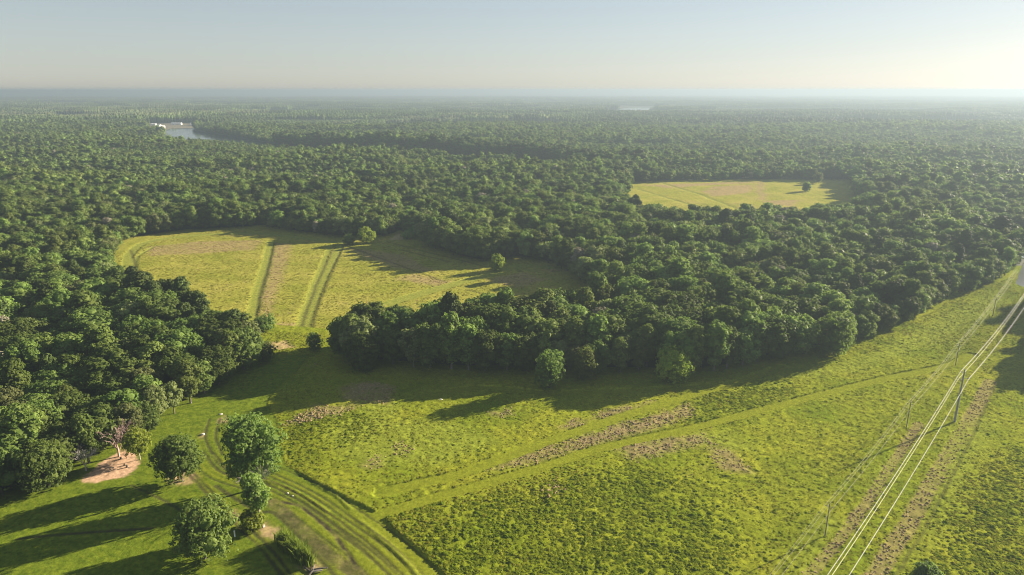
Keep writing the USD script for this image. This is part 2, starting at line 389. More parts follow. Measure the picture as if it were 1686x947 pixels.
def trunk_mesh(seed, H, R, z0, c, r, limbs=6, rad=None):
    rng = np.random.default_rng(seed + 5)
    rad = rad or 0.018 * H
    top = z0 + 0.55 * (H - z0)
    bend = rng.uniform(-0.03, 0.03, 2) * H
    pts = [[0, 0, -0.4], [0, 0, 0.5], [bend[0] * 0.4, bend[1] * 0.4, top * 0.5], [bend[0], bend[1], top]]
    parts = [tube(pts, [rad * 1.7, rad * 1.15, rad * 0.85, rad * 0.4], 7)]
    order = rng.permutation(len(c) - 1)[:limbs]
    for i in order:
        t = rng.uniform(0.45, 0.9)
        a = np.array([bend[0] * t, bend[1] * t, top * t])
        b = c[i]
        mid = (a + b) / 2 + [0, 0, -0.06 * np.linalg.norm(b - a)]
        parts.append(tube([a, mid, b], [rad * 0.5, rad * 0.35, rad * 0.15], 5))
    return cat_meshes(parts)

# one class per kind of tree: (class name, look, height, radius, crown foot, boughs, shape)
KINDS = [
    ('round_mid', 'mid', 18.0, 6.6, 3.0, 22, 'round'), ('broad_dark', 'dark', 17.5, 7.2, 2.6, 25, 'round'), ('olive_round', 'olive', 17.0, 6.3, 3.0, 20, 'round'),
    ('grey_round', 'grey', 16.5, 5.8, 3.4, 19, 'round'), ('tall_mid', 'mid', 21.0, 5.4, 4.2, 22, 'tall'), ('dark_pine', 'pine', 21.0, 4.8, 7.0, 24, 'tall'),
    ('tall_olive', 'olive', 20.0, 5.6, 3.6, 22, 'tall'), ('round_dark', 'dark', 16.0, 5.6, 2.2, 18, 'round'), ('half_bare', 'bare', 16.5, 5.0, 4.0, 18, 'tall'),
]
WORDS = {'round_mid': 'mid green round', 'broad_dark': 'dark green broad', 'olive_round': 'olive green round', 'grey_round': 'pale grey-green', 'tall_mid': 'mid green tall',
         'dark_pine': 'blackish green pine-like', 'tall_olive': 'olive green tall', 'round_dark': 'dark green small round', 'half_bare': 'greyish half-bare'}
for i, (kn, look, H, R, z0, nl, shape) in enumerate(KINDS):
    cp = f'/World/{kn}_tree_class'
    stage.CreateClassPrim(cp)
    cm, c, r = crown_mesh(100 + i, H, R, z0, nl, 5200, 0.36, shape)
    usdkit.mesh(stage, cp + '/trunk', trunk_mesh(100 + i, H, R, z0, c, r), BARK)
    usdkit.mesh(stage, cp + '/crown', cm, LEAF[look])

def lone_tree(name, loc, H, R, z0, nl, n, size, look, label, seed, shape='round', bark=BARK, cat='tree', rad=None, group=None, lean=(0, 0)):
    path = thing(name, (loc[0], loc[1], 0), label=label, cat=cat, group=group)
    cm, c, r = crown_mesh(seed, H, R, z0, nl, n, size, shape, core=0.46, loose=1.7)
    v = cm[0]
    v[:, :2] += np.outer(np.clip(v[:, 2] / H, 0, 1) ** 1.3, lean)
    c[:, :2] += np.outer(np.clip(c[:, 2] / H, 0, 1) ** 1.3, lean)
    t = trunk_mesh(seed, H, R, z0, c, r, 8, rad)
    t[0][:, :2] += np.outer(np.clip(t[0][:, 2] / H, 0, 1) ** 1.3, lean)
    mesh('trunk', t, bark, path)
    mesh('crown', (v, cm[1]), LEAF[look], path)
    return path

def branch_tree(rng, H, spread, depth=4, r0=0.22):
    """The limbs of a leafless tree: forking, ever thinner, fanning upwards."""
    parts = []
    def grow(p, d, length, r, k):
        q = p + d * length
        m = (p + q) / 2 + rng.normal(0, 0.05 * length, 3)
        parts.append(tube([p, m, q], [max(r, 0.04), max(r * 0.8, 0.04), max(r * 0.6, 0.035)], 5 if k > 2 else 3, cap=False))
        if k == 0:
            return
        for j in range(rng.integers(2, 4)):
            nd = d + rng.normal(0, spread, 3)
            nd[2] = abs(nd[2]) * 0.8 + 0.12
            nd /= np.linalg.norm(nd)
            s = 1.0 if j == 0 else rng.uniform(0.55, 1.0)
            grow(p + (q - p) * s, nd, length * rng.uniform(0.66, 0.86), r * 0.6, k - 1)
    for j in range(5):
        a = j * 1.257 + rng.uniform(-0.4, 0.4)
        d = np.array([0.55 * math.cos(a), 0.55 * math.sin(a), 1.0]) if j else np.array([0.05, 0, 1.0])
        grow(np.array([0, 0, H * (0.10 + 0.03 * j)]), d / np.linalg.norm(d), H * 0.26, r0 * 0.6, depth)
    return cat_meshes(parts)

# ------------------------------------------------------------------ ground sheets
n_r, n_a = 120, 180
rr_ = np.concatenate([[0], np.geomspace(30, 42000, n_r)])
aa_ = np.linspace(0, 2 * np.pi, n_a, endpoint=False)
gv = np.array([(0, 0, -0.5)] + [(r * math.sin(a), r * math.cos(a), -0.5) for r in rr_[1:] for a in aa_])
gv[:, 2] += np.where(np.hypot(gv[:, 0], gv[:, 1]) > 9000, 6.0 * (nz(gv, 1 / 1500.0, 3, 3) - 0.2), 0.0)
gf = [(0, 1 + (k + 1) % n_a, 1 + k) for k in range(n_a)]
for i in range(n_r - 1):
    k = np.arange(n_a)
    a, b = 1 + i * n_a + k, 1 + i * n_a + (k + 1) % n_a
    gf += list(np.stack([a, b, b + n_a], 1)) + list(np.stack([a, b + n_a, a + n_a], 1))
tag(mesh('ground', (gv, np.array(gf)), FLOOR), 'dark woodland floor under the trees reaching to the horizon', 'ground', kind='structure')

def flat(name, poly, z, material, label, cat):
    from shapely.geometry import Polygon
    pg = Polygon(poly).buffer(0)
    vs, fs = trimesh.creation.triangulate_polygon(pg if pg.geom_type == 'Polygon' else max(pg.geoms, key=lambda g: g.area), engine='earcut')
    v = np.column_stack([vs, np.full(len(vs), z)])
    f = np.asarray(fs)
    nrm = np.cross(v[f[:, 1]] - v[f[:, 0]], v[f[:, 2]] - v[f[:, 0]])[:, 2]
    f[nrm < 0] = f[nrm < 0][:, ::-1]
    return tag(mesh(name, (v, f), material), label, cat, kind='structure')

flat('lake', LAKE, -0.2, WATER, 'pale blue lake narrowing into a river between the far woods', 'lake')
flat('far_river', FAR_WATER, -0.2, WATER, 'thin bright glint of water near the horizon right of the middle', 'river')
flat('pond', POND, -0.15, STILL_WATER, 'bright glinting water at the right edge beyond the power line', 'pond')
flat('lake_bank', LAKE_BANK, -0.1, plain('bank_soil', (0.11, 0.095, 0.05), 0.9, 0, 0.05), 'reddish bare bank around the houses on the far lake shore', 'bank')

# what grows where on the near meadow -------------------------------------------------
MOWN_EDGE = GP([(452, 590), (512, 585), (490, 612), (455, 640), (440, 665), (455, 690), (462, 735), (470, 766), (520, 795), (575, 823), (626, 848), (660, 880), (735, 947), (870, 1080)])
MOWN_AREA = np.vstack([LEFT_WOOD_EDGE + [-12, 6], MOWN_EDGE[1:], [(-20, 90), (-260, 90)]])
PATHS = [(spline(GP([(630, 846), (700, 826), (800, 797), (900, 768), (1000, 737), (1150, 703), (1300, 664), (1450, 626), (1560, 603), (1600, 585)])), 2.4),
         (spline(GP([(628, 812), (690, 798), (760, 781), (830, 755), (900, 729), (1000, 695), (1080, 670), (1150, 648), (1210, 632), (1290, 606)])), 2.6),
         (spline(GP([(1210, 632), (1120, 640), (1000, 645), (900, 648), (800, 640), (720, 648), (660, 660)])), 2.2)]
BROWN = [GP(p) for p in ([(800, 776), (860, 748), (940, 728), (1030, 700), (1100, 680), (1134, 668), (1142, 684), (1080, 708), (980, 735), (880, 764)],
                         [(1010, 742), (1060, 732), (1160, 716), (1172, 730), (1080, 752), (1040, 758)], [(1160, 726), (1200, 742), (1240, 782), (1190, 776)], [(598, 770), (612, 752), (632, 748), (630, 768), (612, 774)],
                         [(646, 752), (655, 732), (680, 738), (672, 748)], [(925, 708), (945, 694), (965, 692), (955, 706)], [(810, 683), (838, 677), (842, 684), (815, 687)],
                         [(975, 690), (1000, 678), (1080, 664), (1060, 674), (1000, 692)], [(560, 640), (600, 628), (650, 640), (640, 668), (570, 660)],
                         [(520, 670), (560, 672), (610, 660), (560, 684), (470, 700)])]
BRIGHT = [GP(p) for p in ([(1140, 716), (1200, 712), (1240, 742), (1180, 742)], [(520, 700), (620, 690), (760, 700), (820, 730), (720, 770), (560, 760)], [(590, 668), (650, 665), (660, 690), (600, 700)],
                          [(1560, 700), (1640, 690), (1600, 790), (1540, 880), (1490, 940), (1530, 850)], [(1250, 640), (1420, 590), (1540, 530), (1640, 480), (1660, 500), (1560, 560), (1420, 610)],
                          [(1430, 800), (1470, 760), (1480, 770), (1445, 815)], [(1330, 880), (1350, 850), (1390, 860), (1340, 940), (1300, 947)])]
STRIPS = [(spline(GP([(1322, 960), (1375, 900), (1430, 825), (1478, 752), (1512, 700)])), 1.7, 'brown'), (spline(GP([(1436, 960), (1500, 856), (1545, 780), (1585, 712), (1615, 660), (1630, 630)])), 2.6, 'brown'),
          (spline(GP([(1470, 960), (1528, 860), (1566, 790), (1604, 712), (1630, 660)])), 0.6, 'rut')]
RUTS = [(spline(GP(p)), w) for p, w in (([(335, 745), (365, 777), (430, 795), (475, 815), (530, 850), (590, 897), (640, 947), (665, 975)], 0.28),
                                        ([(350, 745), (378, 772), (440, 790), (492, 815), (548, 850), (610, 897), (662, 947), (690, 975)], 0.28),
                                        ([(355, 800), (420, 840), (452, 845), (490, 882), (540, 935), (552, 950)], 0.45), ([(215, 800), (270, 825), (330, 862)], 0.35), ([(392, 868), (430, 905), (466, 950)], 0.3),
                                        ([(410, 868), (450, 908), (484, 950)], 0.3), ([(300, 768), (330, 800), (352, 822)], 0.3), ([(30, 888), (130, 878), (250, 870)], 0.4),
                                        ([(345, 690), (338, 720), (350, 748)], 0.3), ([(362, 690), (356, 720), (366, 748)], 0.3))]
def beside(line, off):
    d = np.gradient(line, axis=0)
    d /= np.linalg.norm(d, axis=1, keepdims=True)
    return line + np.column_stack([-d[:, 1], d[:, 0]]) * off
TRACK = spline(GP([(338, 700), (338, 735), (362, 772), (425, 795), (490, 826), (550, 868), (605, 908), (650, 950), (690, 1000)]))
TRACK2 = spline(GP([(300, 768), (345, 812), (400, 868), (440, 908), (478, 952), (500, 985)]))
DARK_LINES = [(beside(TRACK, o), w) for o, w in ((0.9, 0.32), (-0.9, 0.32), (4.4, 0.26), (6.1, 0.26), (-4.9, 0.22), (9.6, 0.2))] + [(beside(TRACK2, o), 0.26) for o in (0.85, -0.85)]
PALE_LINES = [(beside(TRACK, o), w) for o, w in ((1.7, 0.3), (-1.8, 0.35), (2.9, 0.35), (5.2, 0.4), (-3.6, 0.4), (7.2, 0.35))] + [(beside(TRACK2, o), 0.3) for o in (1.7, -0.1)]
DITCH = [(spline(GP([(445, 826), (475, 850), (505, 880), (545, 915), (592, 950)])), 2.2), (spline(GP([(462, 826), (500, 838), (548, 878), (575, 915), (600, 952)])), 0.7)]
LIGHT_STRIP = [(spline(GP([(518, 796), (545, 811), (562, 823), (576, 838)])), 0.7), (spline(GP([(592, 858), (620, 880), (648, 903), (672, 930), (690, 952)])), 0.75), (spline(GP([(440, 792), (490, 810), (540, 843)])), 0.4)]
DIRT = [GP(p) for p in ([(272, 790), (296, 776), (318, 774), (330, 786), (312, 798), (285, 800)], [(358, 690), (368, 684), (380, 688), (376, 696), (362, 697)], [(424, 870), (440, 856), (462, 872), (448, 890), (430, 884)],
                        [(490, 930), (515, 918), (535, 932), (510, 944)], [(372, 850), (388, 838), (402, 850), (388, 862)], [(436, 566), (470, 562), (488, 574), (460, 578), (430, 572)], [(328, 716), (336, 710), (340, 718), (332, 722)])]

def cover_near(P):
    """Per point: mown, dry, bare, rut, bright, all from 0 to 1."""
    n1 = (nz(P, 0.22, 3, 1) - 0.5) * 2
    n2 = (nz(P, 0.07, 3, 2) - 0.5) * 2
    Q = P + np.column_stack([n1, n2]) * 0.5
    mown = inside(Q, MOWN_AREA).astype(float)
    for ln, w in PATHS:
        d = dline(Q, ln)
        mown = np.maximum(mown, 1 - smooth(d, w - 0.3, w + 0.5))
    dry = np.zeros(len(P))
    Qb = P + np.column_stack([n1, -n1]) * 2.2
    for b in BROWN:
        dry = np.maximum(dry, soft(Qb, b, 3.0) * (0.45 + 0.55 * smooth(n1, -0.5, 0.4)))
    dry = np.maximum(dry, 0.5 * smooth(n2, 0.30, 0.75) * smooth(n1, -0.2, 0.4))
    rut = np.zeros(len(P))
    for ln, w, kind in STRIPS:
        d = dline(P + np.column_stack([n1, n2]) * 0.7, ln)
        k = 1 - smooth(d, w * 0.6, w * 1.2)
        if kind == 'brown':
            dry = np.maximum(dry, k * (0.85 + 0.15 * n1))
            mown = np.maximum(mown, 0.25 * k)
        else:
            rut = np.maximum(rut, k * 0.45)
    for ln, w in RUTS:
        rut = np.maximum(rut, (1 - smooth(dline(Q, ln), w * 0.6, w * 2.4)) * 0.75 * smooth(n2, -1.2, 0.0))
    along_ = (0.4 + 0.6 * smooth(n2 + 0.6 * n1, -0.6, 0.3)) * (1 - 0.75 * smooth(P[:, 1], 198, 214))
    for ln, w in DARK_LINES:
        rut = np.maximum(rut, (1 - smooth(dline(P + np.column_stack([n1, n2]) * 0.15, ln), w * 0.6, w * 2.0)) * 0.75 * along_)
    pale = np.zeros(len(P))
    for ln, w in PALE_LINES:
        pale = np.maximum(pale, (1 - smooth(dline(P + np.column_stack([n1, n2]) * 0.15, ln), w * 0.6, w * 2.2)) * 0.7 * along_)
    dry2 = np.zeros(len(P))
    for k, (ln, w) in enumerate(DITCH):
        d = dline(P + np.column_stack([n1, n2]) * 0.8, ln)
        g = 1 - smooth(d, w * 0.5, w * 1.2)
        rut = np.maximum(rut, g * (0.7 if k == 0 else 1.0) * smooth(n1, -0.8, 0.2))
        dry2 = np.maximum(dry2, g * 0.8)
    bright = np.zeros(len(P))
    for b in BRIGHT:
        bright = np.maximum(bright, soft(P + np.column_stack([n1, n2]) * 4.5, b, 5.0) * 0.8)
    for ln, w in LIGHT_STRIP:
        g = 1 - smooth(dline(Q, ln), w * 0.6, w * 1.3)
        mown = np.minimum(mown, 1 - 0.4 * g)
        bright = np.maximum(bright, g)
        dry = np.maximum(dry, g * 0.35)
    bare = soft(P + np.column_stack([n1 + 0.8 * (nz(P, 0.8, 2, 10) - 0.5), n2 + nz(P, 0.9, 2, 13) - 0.5]) * 2.4, BARE, 1.0)
    for b in DIRT:
        bare = np.maximum(bare, soft(P + np.column_stack([n1, n2]) * 1.6, b, 1.5) * 0.6)
    bare = np.maximum(bare, dry2 * 0.3)
    n4 = nz(P, 0.9, 3, 9)
    rut = np.maximum(rut, bare * 0.45 * smooth(nz(P, 0.45, 3, 14), 0.5, 0.72))
    bare = bare * (0.35 + 0.65 * smooth(n4 + 0.5 * bare, 0.55, 0.8))
    dry = np.where(mown > 0.6, dry * 0.35, dry)
    global PALE
    PALE = pale
    return np.clip(mown, 0, 1), np.clip(dry, 0, 1), np.clip(bare, 0, 1), np.clip(rut, 0, 1), np.clip(bright, 0, 1)

SOFT_EDGE = GP([(452, 590), (470, 640), (455, 690), (462, 735), (470, 766)])
def height_near(P, mown, bare, rut):
    tall = 0.32 + 0.45 * (nz(P, 0.55, 3, 5) - 0.25) + 0.35 * nz(P, 0.06, 2, 6)
    tall = tall * (0.25 + 0.75 * smooth(dline(P, SOFT_EDGE), 1.0, 14.0))
    low = 0.05 + 0.06 * nz(P, 0.4, 2, 7)
    k = np.maximum(mown, bare)
    return np.maximum(tall * (1 - k) + low * k - 0.10 * rut, 0.0) * smooth(dline(P, np.vstack([POND, POND[:1]])), 0.0, 6.0)

def field_grid(x0, x1, y0, y1, step, keep):
    xs, ys = np.arange(x0, x1, step), np.arange(y0, y1, step)
    X, Y = np.meshgrid(xs, ys)
    rng = np.random.default_rng(4)
    P = np.column_stack([X.ravel(), Y.ravel()]) + rng.uniform(-0.22, 0.22, (X.size, 2)) * step
    k = keep(P).reshape(X.shape)
    q = k[:-1, :-1] | k[1:, :-1] | k[:-1, 1:] | k[1:, 1:]
    i, j = np.nonzero(q)
    n = X.shape[1]
    a, b, c, d = i * n + j, i * n + j + 1, (i + 1) * n + j + 1, (i + 1) * n + j
    f = np.vstack([np.stack([a, b, c], 1), np.stack([a, c, d], 1)])
    u, inv = np.unique(f, return_inverse=True)
    return P[u], inv.reshape(-1, 3)

def sub(P3, f, sel, cols):
    ff = f[sel]
    u, inv = np.unique(ff, return_inverse=True)
    return (P3[u], inv.reshape(-1, 3)), [c[u] for c in cols]

def in_view(P, margin):
    depth = P[:, 1] * math.cos(TILT) + CAM_H * math.sin(TILT)
    return np.abs(P[:, 0]) < 0.75 * depth + margin

OPEN_NEAR = np.vstack([LEFT_WOOD_EDGE, GP([(402, 582), (362, 566), (345, 550), (440, 546), (548, 554), (512, 574)]), CENTRAL_FRONT[2:], RIGHT[:2], RIGHT[9:]])
def keep_near(P):
    a = inside(P, OPEN_NEAR)
    for dx, dy in ((9, 0), (-9, 0), (0, 9), (0, -9)):
        a |= inside(P + [dx, dy], OPEN_NEAR)
    return a & in_view(P, 25) & (P[:, 1] > 118) & ~inside(P, POND)

P, f = field_grid(-330, 372, 112, 470, 0.42, keep_near)
used_v = np.unique(f)
mown = np.zeros(len(P)); dry = mown.copy(); bare = mown.copy(); rut = mown.copy(); bright = mown.copy(); hz = mown.copy()
mown[used_v], dry[used_v], bare[used_v], rut[used_v], bright[used_v] = cover_near(P[used_v])
hz[used_v] = height_near(P[used_v], mown[used_v], bare[used_v], rut[used_v])
P3 = np.column_stack([P, hz])
cover, wear = np.column_stack([mown, dry, bare]), np.column_stack([rut, bright, smooth(P[:, 0], -70, -20)])
pl = np.zeros(len(P))
pl[used_v] = PALE
d_tr = dline(P, TRACK)
bands = 0.16 * (0.5 + 0.5 * np.sin(d_tr * 2 * math.pi / 2.6 + 2.0 * nz(P, 0.05, 2, 71))) * (P[:, 0] < -20)
wear[:, 2] = np.clip(np.maximum(wear[:, 2], pl) + bands, 0, 1)
fm, fb = mown[f].mean(1), bare[f].mean(1)
cls = np.where(fb > 0.6, 2, np.where(fm > 0.5, 1, 0))
for k, (nm, lab, ct) in enumerate((('meadow', 'bright yellow-green rough meadow filling the front of the view', 'meadow'), ('mown_grass', 'short mown grass of the lower left lawn and the paths crossing the meadow', 'grass'),
                                   ('bare_earth', 'pale orange bare earth at the foot of the left wood', 'earth'))):
    sm, (cc, ww) = sub(P3, f, cls == k, [cover, wear])
    m = usdkit.mesh(stage, '/World/' + nm, sm, MEADOW, True)
    colours(m, 'cover', cc)
    colours(m, 'wear', ww)
    tag(m, lab, ct, kind='structure')

# hay field behind the central wood ---------------------------------------------------
OPEN_A = np.vstack([LEFT_WOOD_BACK, FIELD_A_TOP[1:], CENTRAL_BACK[1:], GP([(512, 574)])])
A_PATHS = [(GP([(446, 398), (436, 440), (424, 480), (413, 520), (409, 548)]), 3.3), (GP([(560, 404), (530, 462), (508, 515), (500, 545)]), 3.2), (GP([(544, 404), (520, 462), (500, 515), (490, 545)]), 2.2),
           (spline(GP([(210, 440), (214, 418), (240, 400), (300, 390), (380, 385), (440, 386), (560, 400), (640, 405)])), 4.0), (spline(GP([(222, 445), (226, 424), (250, 408)])), 1.5),
           (spline(GP([(640, 500), (700, 482), (760, 465), (820, 449), (860, 438), (900, 440)])), 5.0), (spline(GP([(409, 548), (440, 556), (480, 548), (540, 545), (640, 545)])), 2.5)]
A_LINES = [GP([(560, 402), (620, 424), (680, 446), (735, 466)]), GP([(770, 478), (830, 494), (860, 505)]), GP([(452, 400), (440, 445), (428, 485), (420, 540)]), GP([(566, 404), (540, 462), (520, 515), (514, 545)]),
           GP([(552, 404), (524, 462), (504, 515), (495, 545)]), GP([(215, 412), (222, 432), (224, 446)]), GP([(640, 400), (720, 420), (800, 440)]), GP([(660, 412), (740, 432)])]
A_BROWN = [GP(p) for p in ([(240, 408), (330, 398), (430, 396), (420, 412), (300, 420), (250, 422)], [(452, 402), (480, 402), (470, 440), (450, 500), (436, 545), (422, 545), (436, 470)],
                           [(450, 535), (500, 536), (498, 548), (440, 550)], [(680, 452), (760, 466), (720, 472), (650, 460)], [(570, 410), (660, 420), (720, 450), (640, 440)], [(800, 462), (860, 450), (900, 462), (850, 475)])]

def cover_a(P):
    n1, n2 = (nz(P, 0.16, 3, 11) - 0.5) * 2, (nz(P, 0.035, 3, 12) - 0.5) * 2
    Q = P + np.column_stack([n1, n2]) * 0.8
    mown = np.zeros(len(P))
    for ln, w in A_PATHS:
        mown = np.maximum(mown, 1 - smooth(dline(Q, ln), w - 0.5, w + 0.6))
    dry = 0.3 * smooth(n2 + 0.5 * n1, 0.1, 0.8)
    for b in A_BROWN:
        dry = np.maximum(dry, soft(P + np.column_stack([n1, n2]) * 5, b, 4.0) * (0.6 + 0.3 * n1))
    rut = np.zeros(len(P))
    for ln in A_LINES:
        rut = np.maximum(rut, (1 - smooth(dline(Q, ln), 0.5, 1.4)) * 0.6)
    bare = np.zeros(len(P))
    for b in (GP([(640, 396), (655, 384), (668, 388), (664, 396)]), GP([(440, 567), (470, 560), (492, 572), (460, 580)]), GP([(400, 548), (425, 556), (420, 560), (400, 553)])):
        bare = np.maximum(bare, soft(Q, b, 2.0) * 0.6)
    return np.clip(mown, 0, 1), np.clip(dry, 0, 1), bare, rut, np.zeros(len(P))

def keep_a(P):
    a = inside(P, OPEN_A)
    for dx, dy in ((10, 0), (-10, 0), (0, 10), (0, -10)):
        a |= inside(P + [dx, dy], OPEN_A)
    return a & ~keep_near(P)

P_a, f_a = field_grid(-330, 110, 300, 640, 1.0, keep_a)
ma, da, ba, ra, br = cover_a(P_a)
ta = (0.30 + 0.4 * (nz(P_a, 0.45, 3, 15) - 0.25)) * (1 - ma) + 0.06 * ma
m = usdkit.mesh(stage, '/World/hay_field', (np.column_stack([P_a, np.maximum(ta - 0.1 * ra, 0.0)]), f_a), HAYFIELD, True)
colours(m, 'cover', np.column_stack([ma, da, ba]))
colours(m, 'wear', np.column_stack([ra, br, br]))
tag(m, 'yellowish hay field with mown strips between the left wood and the central wood', 'field', kind='structure')

# far field at the upper right ---------------------------------------------------------
B_LINES = [(GP([(1050, 312), (1110, 330), (1160, 345)]), 3.0), (GP([(1090, 302), (1150, 320), (1215, 345)]), 3.0), (GP([(1060, 325), (1100, 318), (1180, 312)]), 2.5)]
B_BROWN = [GP(p) for p in ([(1150, 316), (1180, 308), (1240, 304), (1236, 318), (1180, 325)], [(1245, 300), (1256, 300), (1262, 330), (1250, 330)], [(1250, 332), (1320, 330), (1300, 342)], [(1060, 305), (1200, 301), (1260, 300), (1100, 310)])]
def keep_b(P):
    a = inside(P, FIELD_B) | inside(P, GLADE)
    for dx, dy in ((12, 0), (-12, 0), (0, 12), (0, -12)):
        a |= inside(P + [dx, dy], FIELD_B)
    return a
P_b, f_b = field_grid(60, 540, 560, 1010, 2.2, keep_b)
n1, n2 = (nz(P_b, 0.08, 3, 21) - 0.5) * 2, (nz(P_b, 0.02, 3, 22) - 0.5) * 2
mb = np.zeros(len(P_b))
for ln, w in B_LINES:
    mb = np.maximum(mb, 1 - smooth(dline(P_b + np.column_stack([n1, n2]), ln), w * 0.5, w))
db = 0.35 * smooth(n2 + 0.4 * n1, 0.0, 0.7)
for b in B_BROWN:
    db = np.maximum(db, soft(P_b + np.column_stack([n1, n2]) * 10, b, 6.0) * 0.8)
m = usdkit.mesh(stage, '/World/far_field', (np.column_stack([P_b, (0.2 + 0.6 * nz(P_b, 0.3, 2, 23)) * (1 - mb)]), f_b), HAYFIELD, True)
colours(m, 'cover', np.column_stack([mb, np.clip(db, 0, 1), 0 * mb]))
colours(m, 'wear', np.column_stack([0 * mb, 0 * mb, 0 * mb]))
tag(m, 'pale green hay field enclosed by woods in the upper right', 'field', kind='structure')

# ------------------------------------------------------------------ grass and weeds of the fields (nobody could count them)
def tuft_mesh(seed, n, r, h, size):
    """A low mound of growth with loose blades standing off it."""
    rng = np.random.default_rng(seed)
    v = np.array(_ico[1].vertices)
    k = 0.72 + 0.5 * meshkit.noise(v * 2.3 + seed * 5.1, seed)
    v = v * k[:, None] * [r * 0.95, r * 0.95, h]
    v[:, 2] = np.maximum(v[:, 2], -0.12)
    fc = np.array(_ico[1].faces)
    fc = fc[v[fc][:, :, 2].max(1) > -0.1]
    d = rand_dirs(rng, n)
    d[:, 2] = np.abs(d[:, 2])
    p = d * [r, r, h] * rng.uniform(0.75, 1.1, (n, 1))
    return cat_meshes([(v, fc), cards(rng, p, d * [1, 1, 0.8], size * 0.75, 0.7)])

def grass_material(name, c1, c2, trans=0.45):
    return L(name, {'g': ('geometry', {}), 'o': ('object_info', {}), 'n': ('noise_texture', {'scale': 0.05, 'detail': 4.0}), 'a': ('math', {'math_type': 'multiply_add', 'value2': 0.5, 'value3': -0.25}),
                    'ad': ('math', {'math_type': 'add'}), 'r': ('rgb_ramp', {'ramp': [(0.25, c1), (0.75, c2)]}), 'd': ('diffuse_bsdf', {}), 't': ('translucent_bsdf', {}), 'm': ('mix_closure', {'fac': trans})},
             [('g.position', 'n.vector'), ('o.random', 'a.value1'), ('a.value', 'ad.value1'), ('n.fac', 'ad.value2'), ('ad.value', 'r.fac'), ('r.color', 'd.color'), ('r.color', 't.color'), ('d.BSDF', 'm.closure1'), ('t.BSDF', 'm.closure2')],
             surface='m.closure')

def instancer(name, protos, places, label, cat, kind='stuff'):
    """protos: [(mesh, material)], places: (points, z angle, scale xyz, index)."""
    path = '/World/' + name
    pi = UsdGeom.PointInstancer.Define(stage, path)
    targets = []
    for i, (m, mat, bk) in enumerate(protos):
        q = usdkit.mesh(stage, f'{path}/kinds/kind_{i:03d}', m, mat)
        if bk is not None:
            floats(q, 'bark', bk)
        targets.append(q.GetPath())
    pi.CreatePrototypesRel().SetTargets(targets)
    pts, ang, sc, idx = places
    pi.CreatePositionsAttr(Vt.Vec3fArray.FromNumpy(np.asarray(pts, np.float32)))
    pi.CreateProtoIndicesAttr(Vt.IntArray.FromNumpy(np.asarray(idx, np.int32)))
    pi.CreateScalesAttr(Vt.Vec3fArray.FromNumpy(np.asarray(sc, np.float32)))
    h = np.zeros((len(pts), 4), np.float16)
    h[:, 0], h[:, 3] = np.sin(np.asarray(ang) / 2), np.cos(np.asarray(ang) / 2)     # (i, j, k, real) order below
    pi.CreateOrientationsAttr(Vt.QuathArray([Gf.Quath(float(c), 0, 0, float(s)) for s, c in zip(h[:, 0], h[:, 3])]))
    tag(pi, label, cat, kind=kind)
    return pi

GRASS = [grass_material('tall_grass_green', (0.114, 0.158, 0.009), (0.178, 0.206, 0.016)), grass_material('tall_grass_yellow', (0.140, 0.162, 0.011), (0.215, 0.214, 0.025)), grass_material('weed_leaves', (0.112, 0.162, 0.010), (0.168, 0.204, 0.018))]
rng = np.random.default_rng(77)
N = 560000
C = np.column_stack([rng.uniform(-250, 345, N), 120 + 330 * rng.random(N) ** 1.25])
C = C[inside(C, OPEN_NEAR) & in_view(C, 8)]
C = C[~inside(C, POND)]
mw, dr, be, ru, bg = cover_near(C)
dens = np.clip(1 - 1.6 * np.maximum(mw, be), 0, 1) * (0.45 + 0.55 * smooth(nz(C, 0.06, 3, 31), 0.3, 0.65)) * (1 - 0.45 * bg)
lawny = (mw > 0.6) & (be < 0.2) & (ru < 0.3)
dens = np.where(lawny, 0.10 + 0.12 * smooth(nz(C, 0.12, 2, 36), 0.4, 0.6), dens)
keep = rng.random(len(C)) < dens
lawny = lawny[keep]
C, mw, dr, be, ru, bg = C[keep], mw[keep], dr[keep], be[keep], ru[keep], bg[keep]
z = height_near(C, mw, be, ru) - 0.12
isdry = rng.random(len(C)) < dr * 0.9
S = rng.uniform(0.38, 0.85, len(C)) * np.where(C[:, 1] > 300, 1.2, 1.0)
S = np.where(lawny, S * 0.5, S)
sc = np.column_stack([S * rng.uniform(0.8, 1.3, len(C)), S * rng.uniform(0.8, 1.3, len(C)), S * rng.uniform(0.7, 1.3, len(C))])
WEEDS = [GP(p) for p in ([(640, 850), (800, 812), (1000, 770), (1140, 800), (1230, 900), (1180, 960), (760, 960), (690, 900)], [(466, 690), (600, 680), (640, 720), (520, 745), (470, 770)], [(1560, 900), (1600, 790), (1690, 740), (1700, 960), (1530, 960)],
                         [(1000, 690), (1130, 690), (1120, 650), (1300, 620), (1320, 650), (1160, 700)])]
weedz = np.zeros(len(C))
for b in WEEDS:
    weedz = np.maximum(weedz, soft(C + 8 * np.column_stack([nz(C, 0.05, 2, 34) - 0.5, nz(C, 0.05, 2, 35) - 0.5]), b, 8.0))
big = weedz * (0.5 + rng.random(len(C)))
sc *= (1 + 0.55 * big)[:, None]
sc[:, 2] *= 0.62
sparse = rng.random(len(C)) > 0.12 * weedz
C, z, sc, isdry, weedz, dr = C[sparse], z[sparse], sc[sparse], isdry[sparse], weedz[sparse], dr[sparse]
weedy = nz(C, 0.02, 3, 33) + 0.16 - 0.3 * weedz
idx = np.where(weedy + rng.normal(0, 0.1, len(C)) > 0.52, rng.integers(2, 4, len(C)), rng.integers(0, 2, len(C)))
idx = np.where(rng.random(len(C)) < 0.07, 4, idx)
g = ~isdry
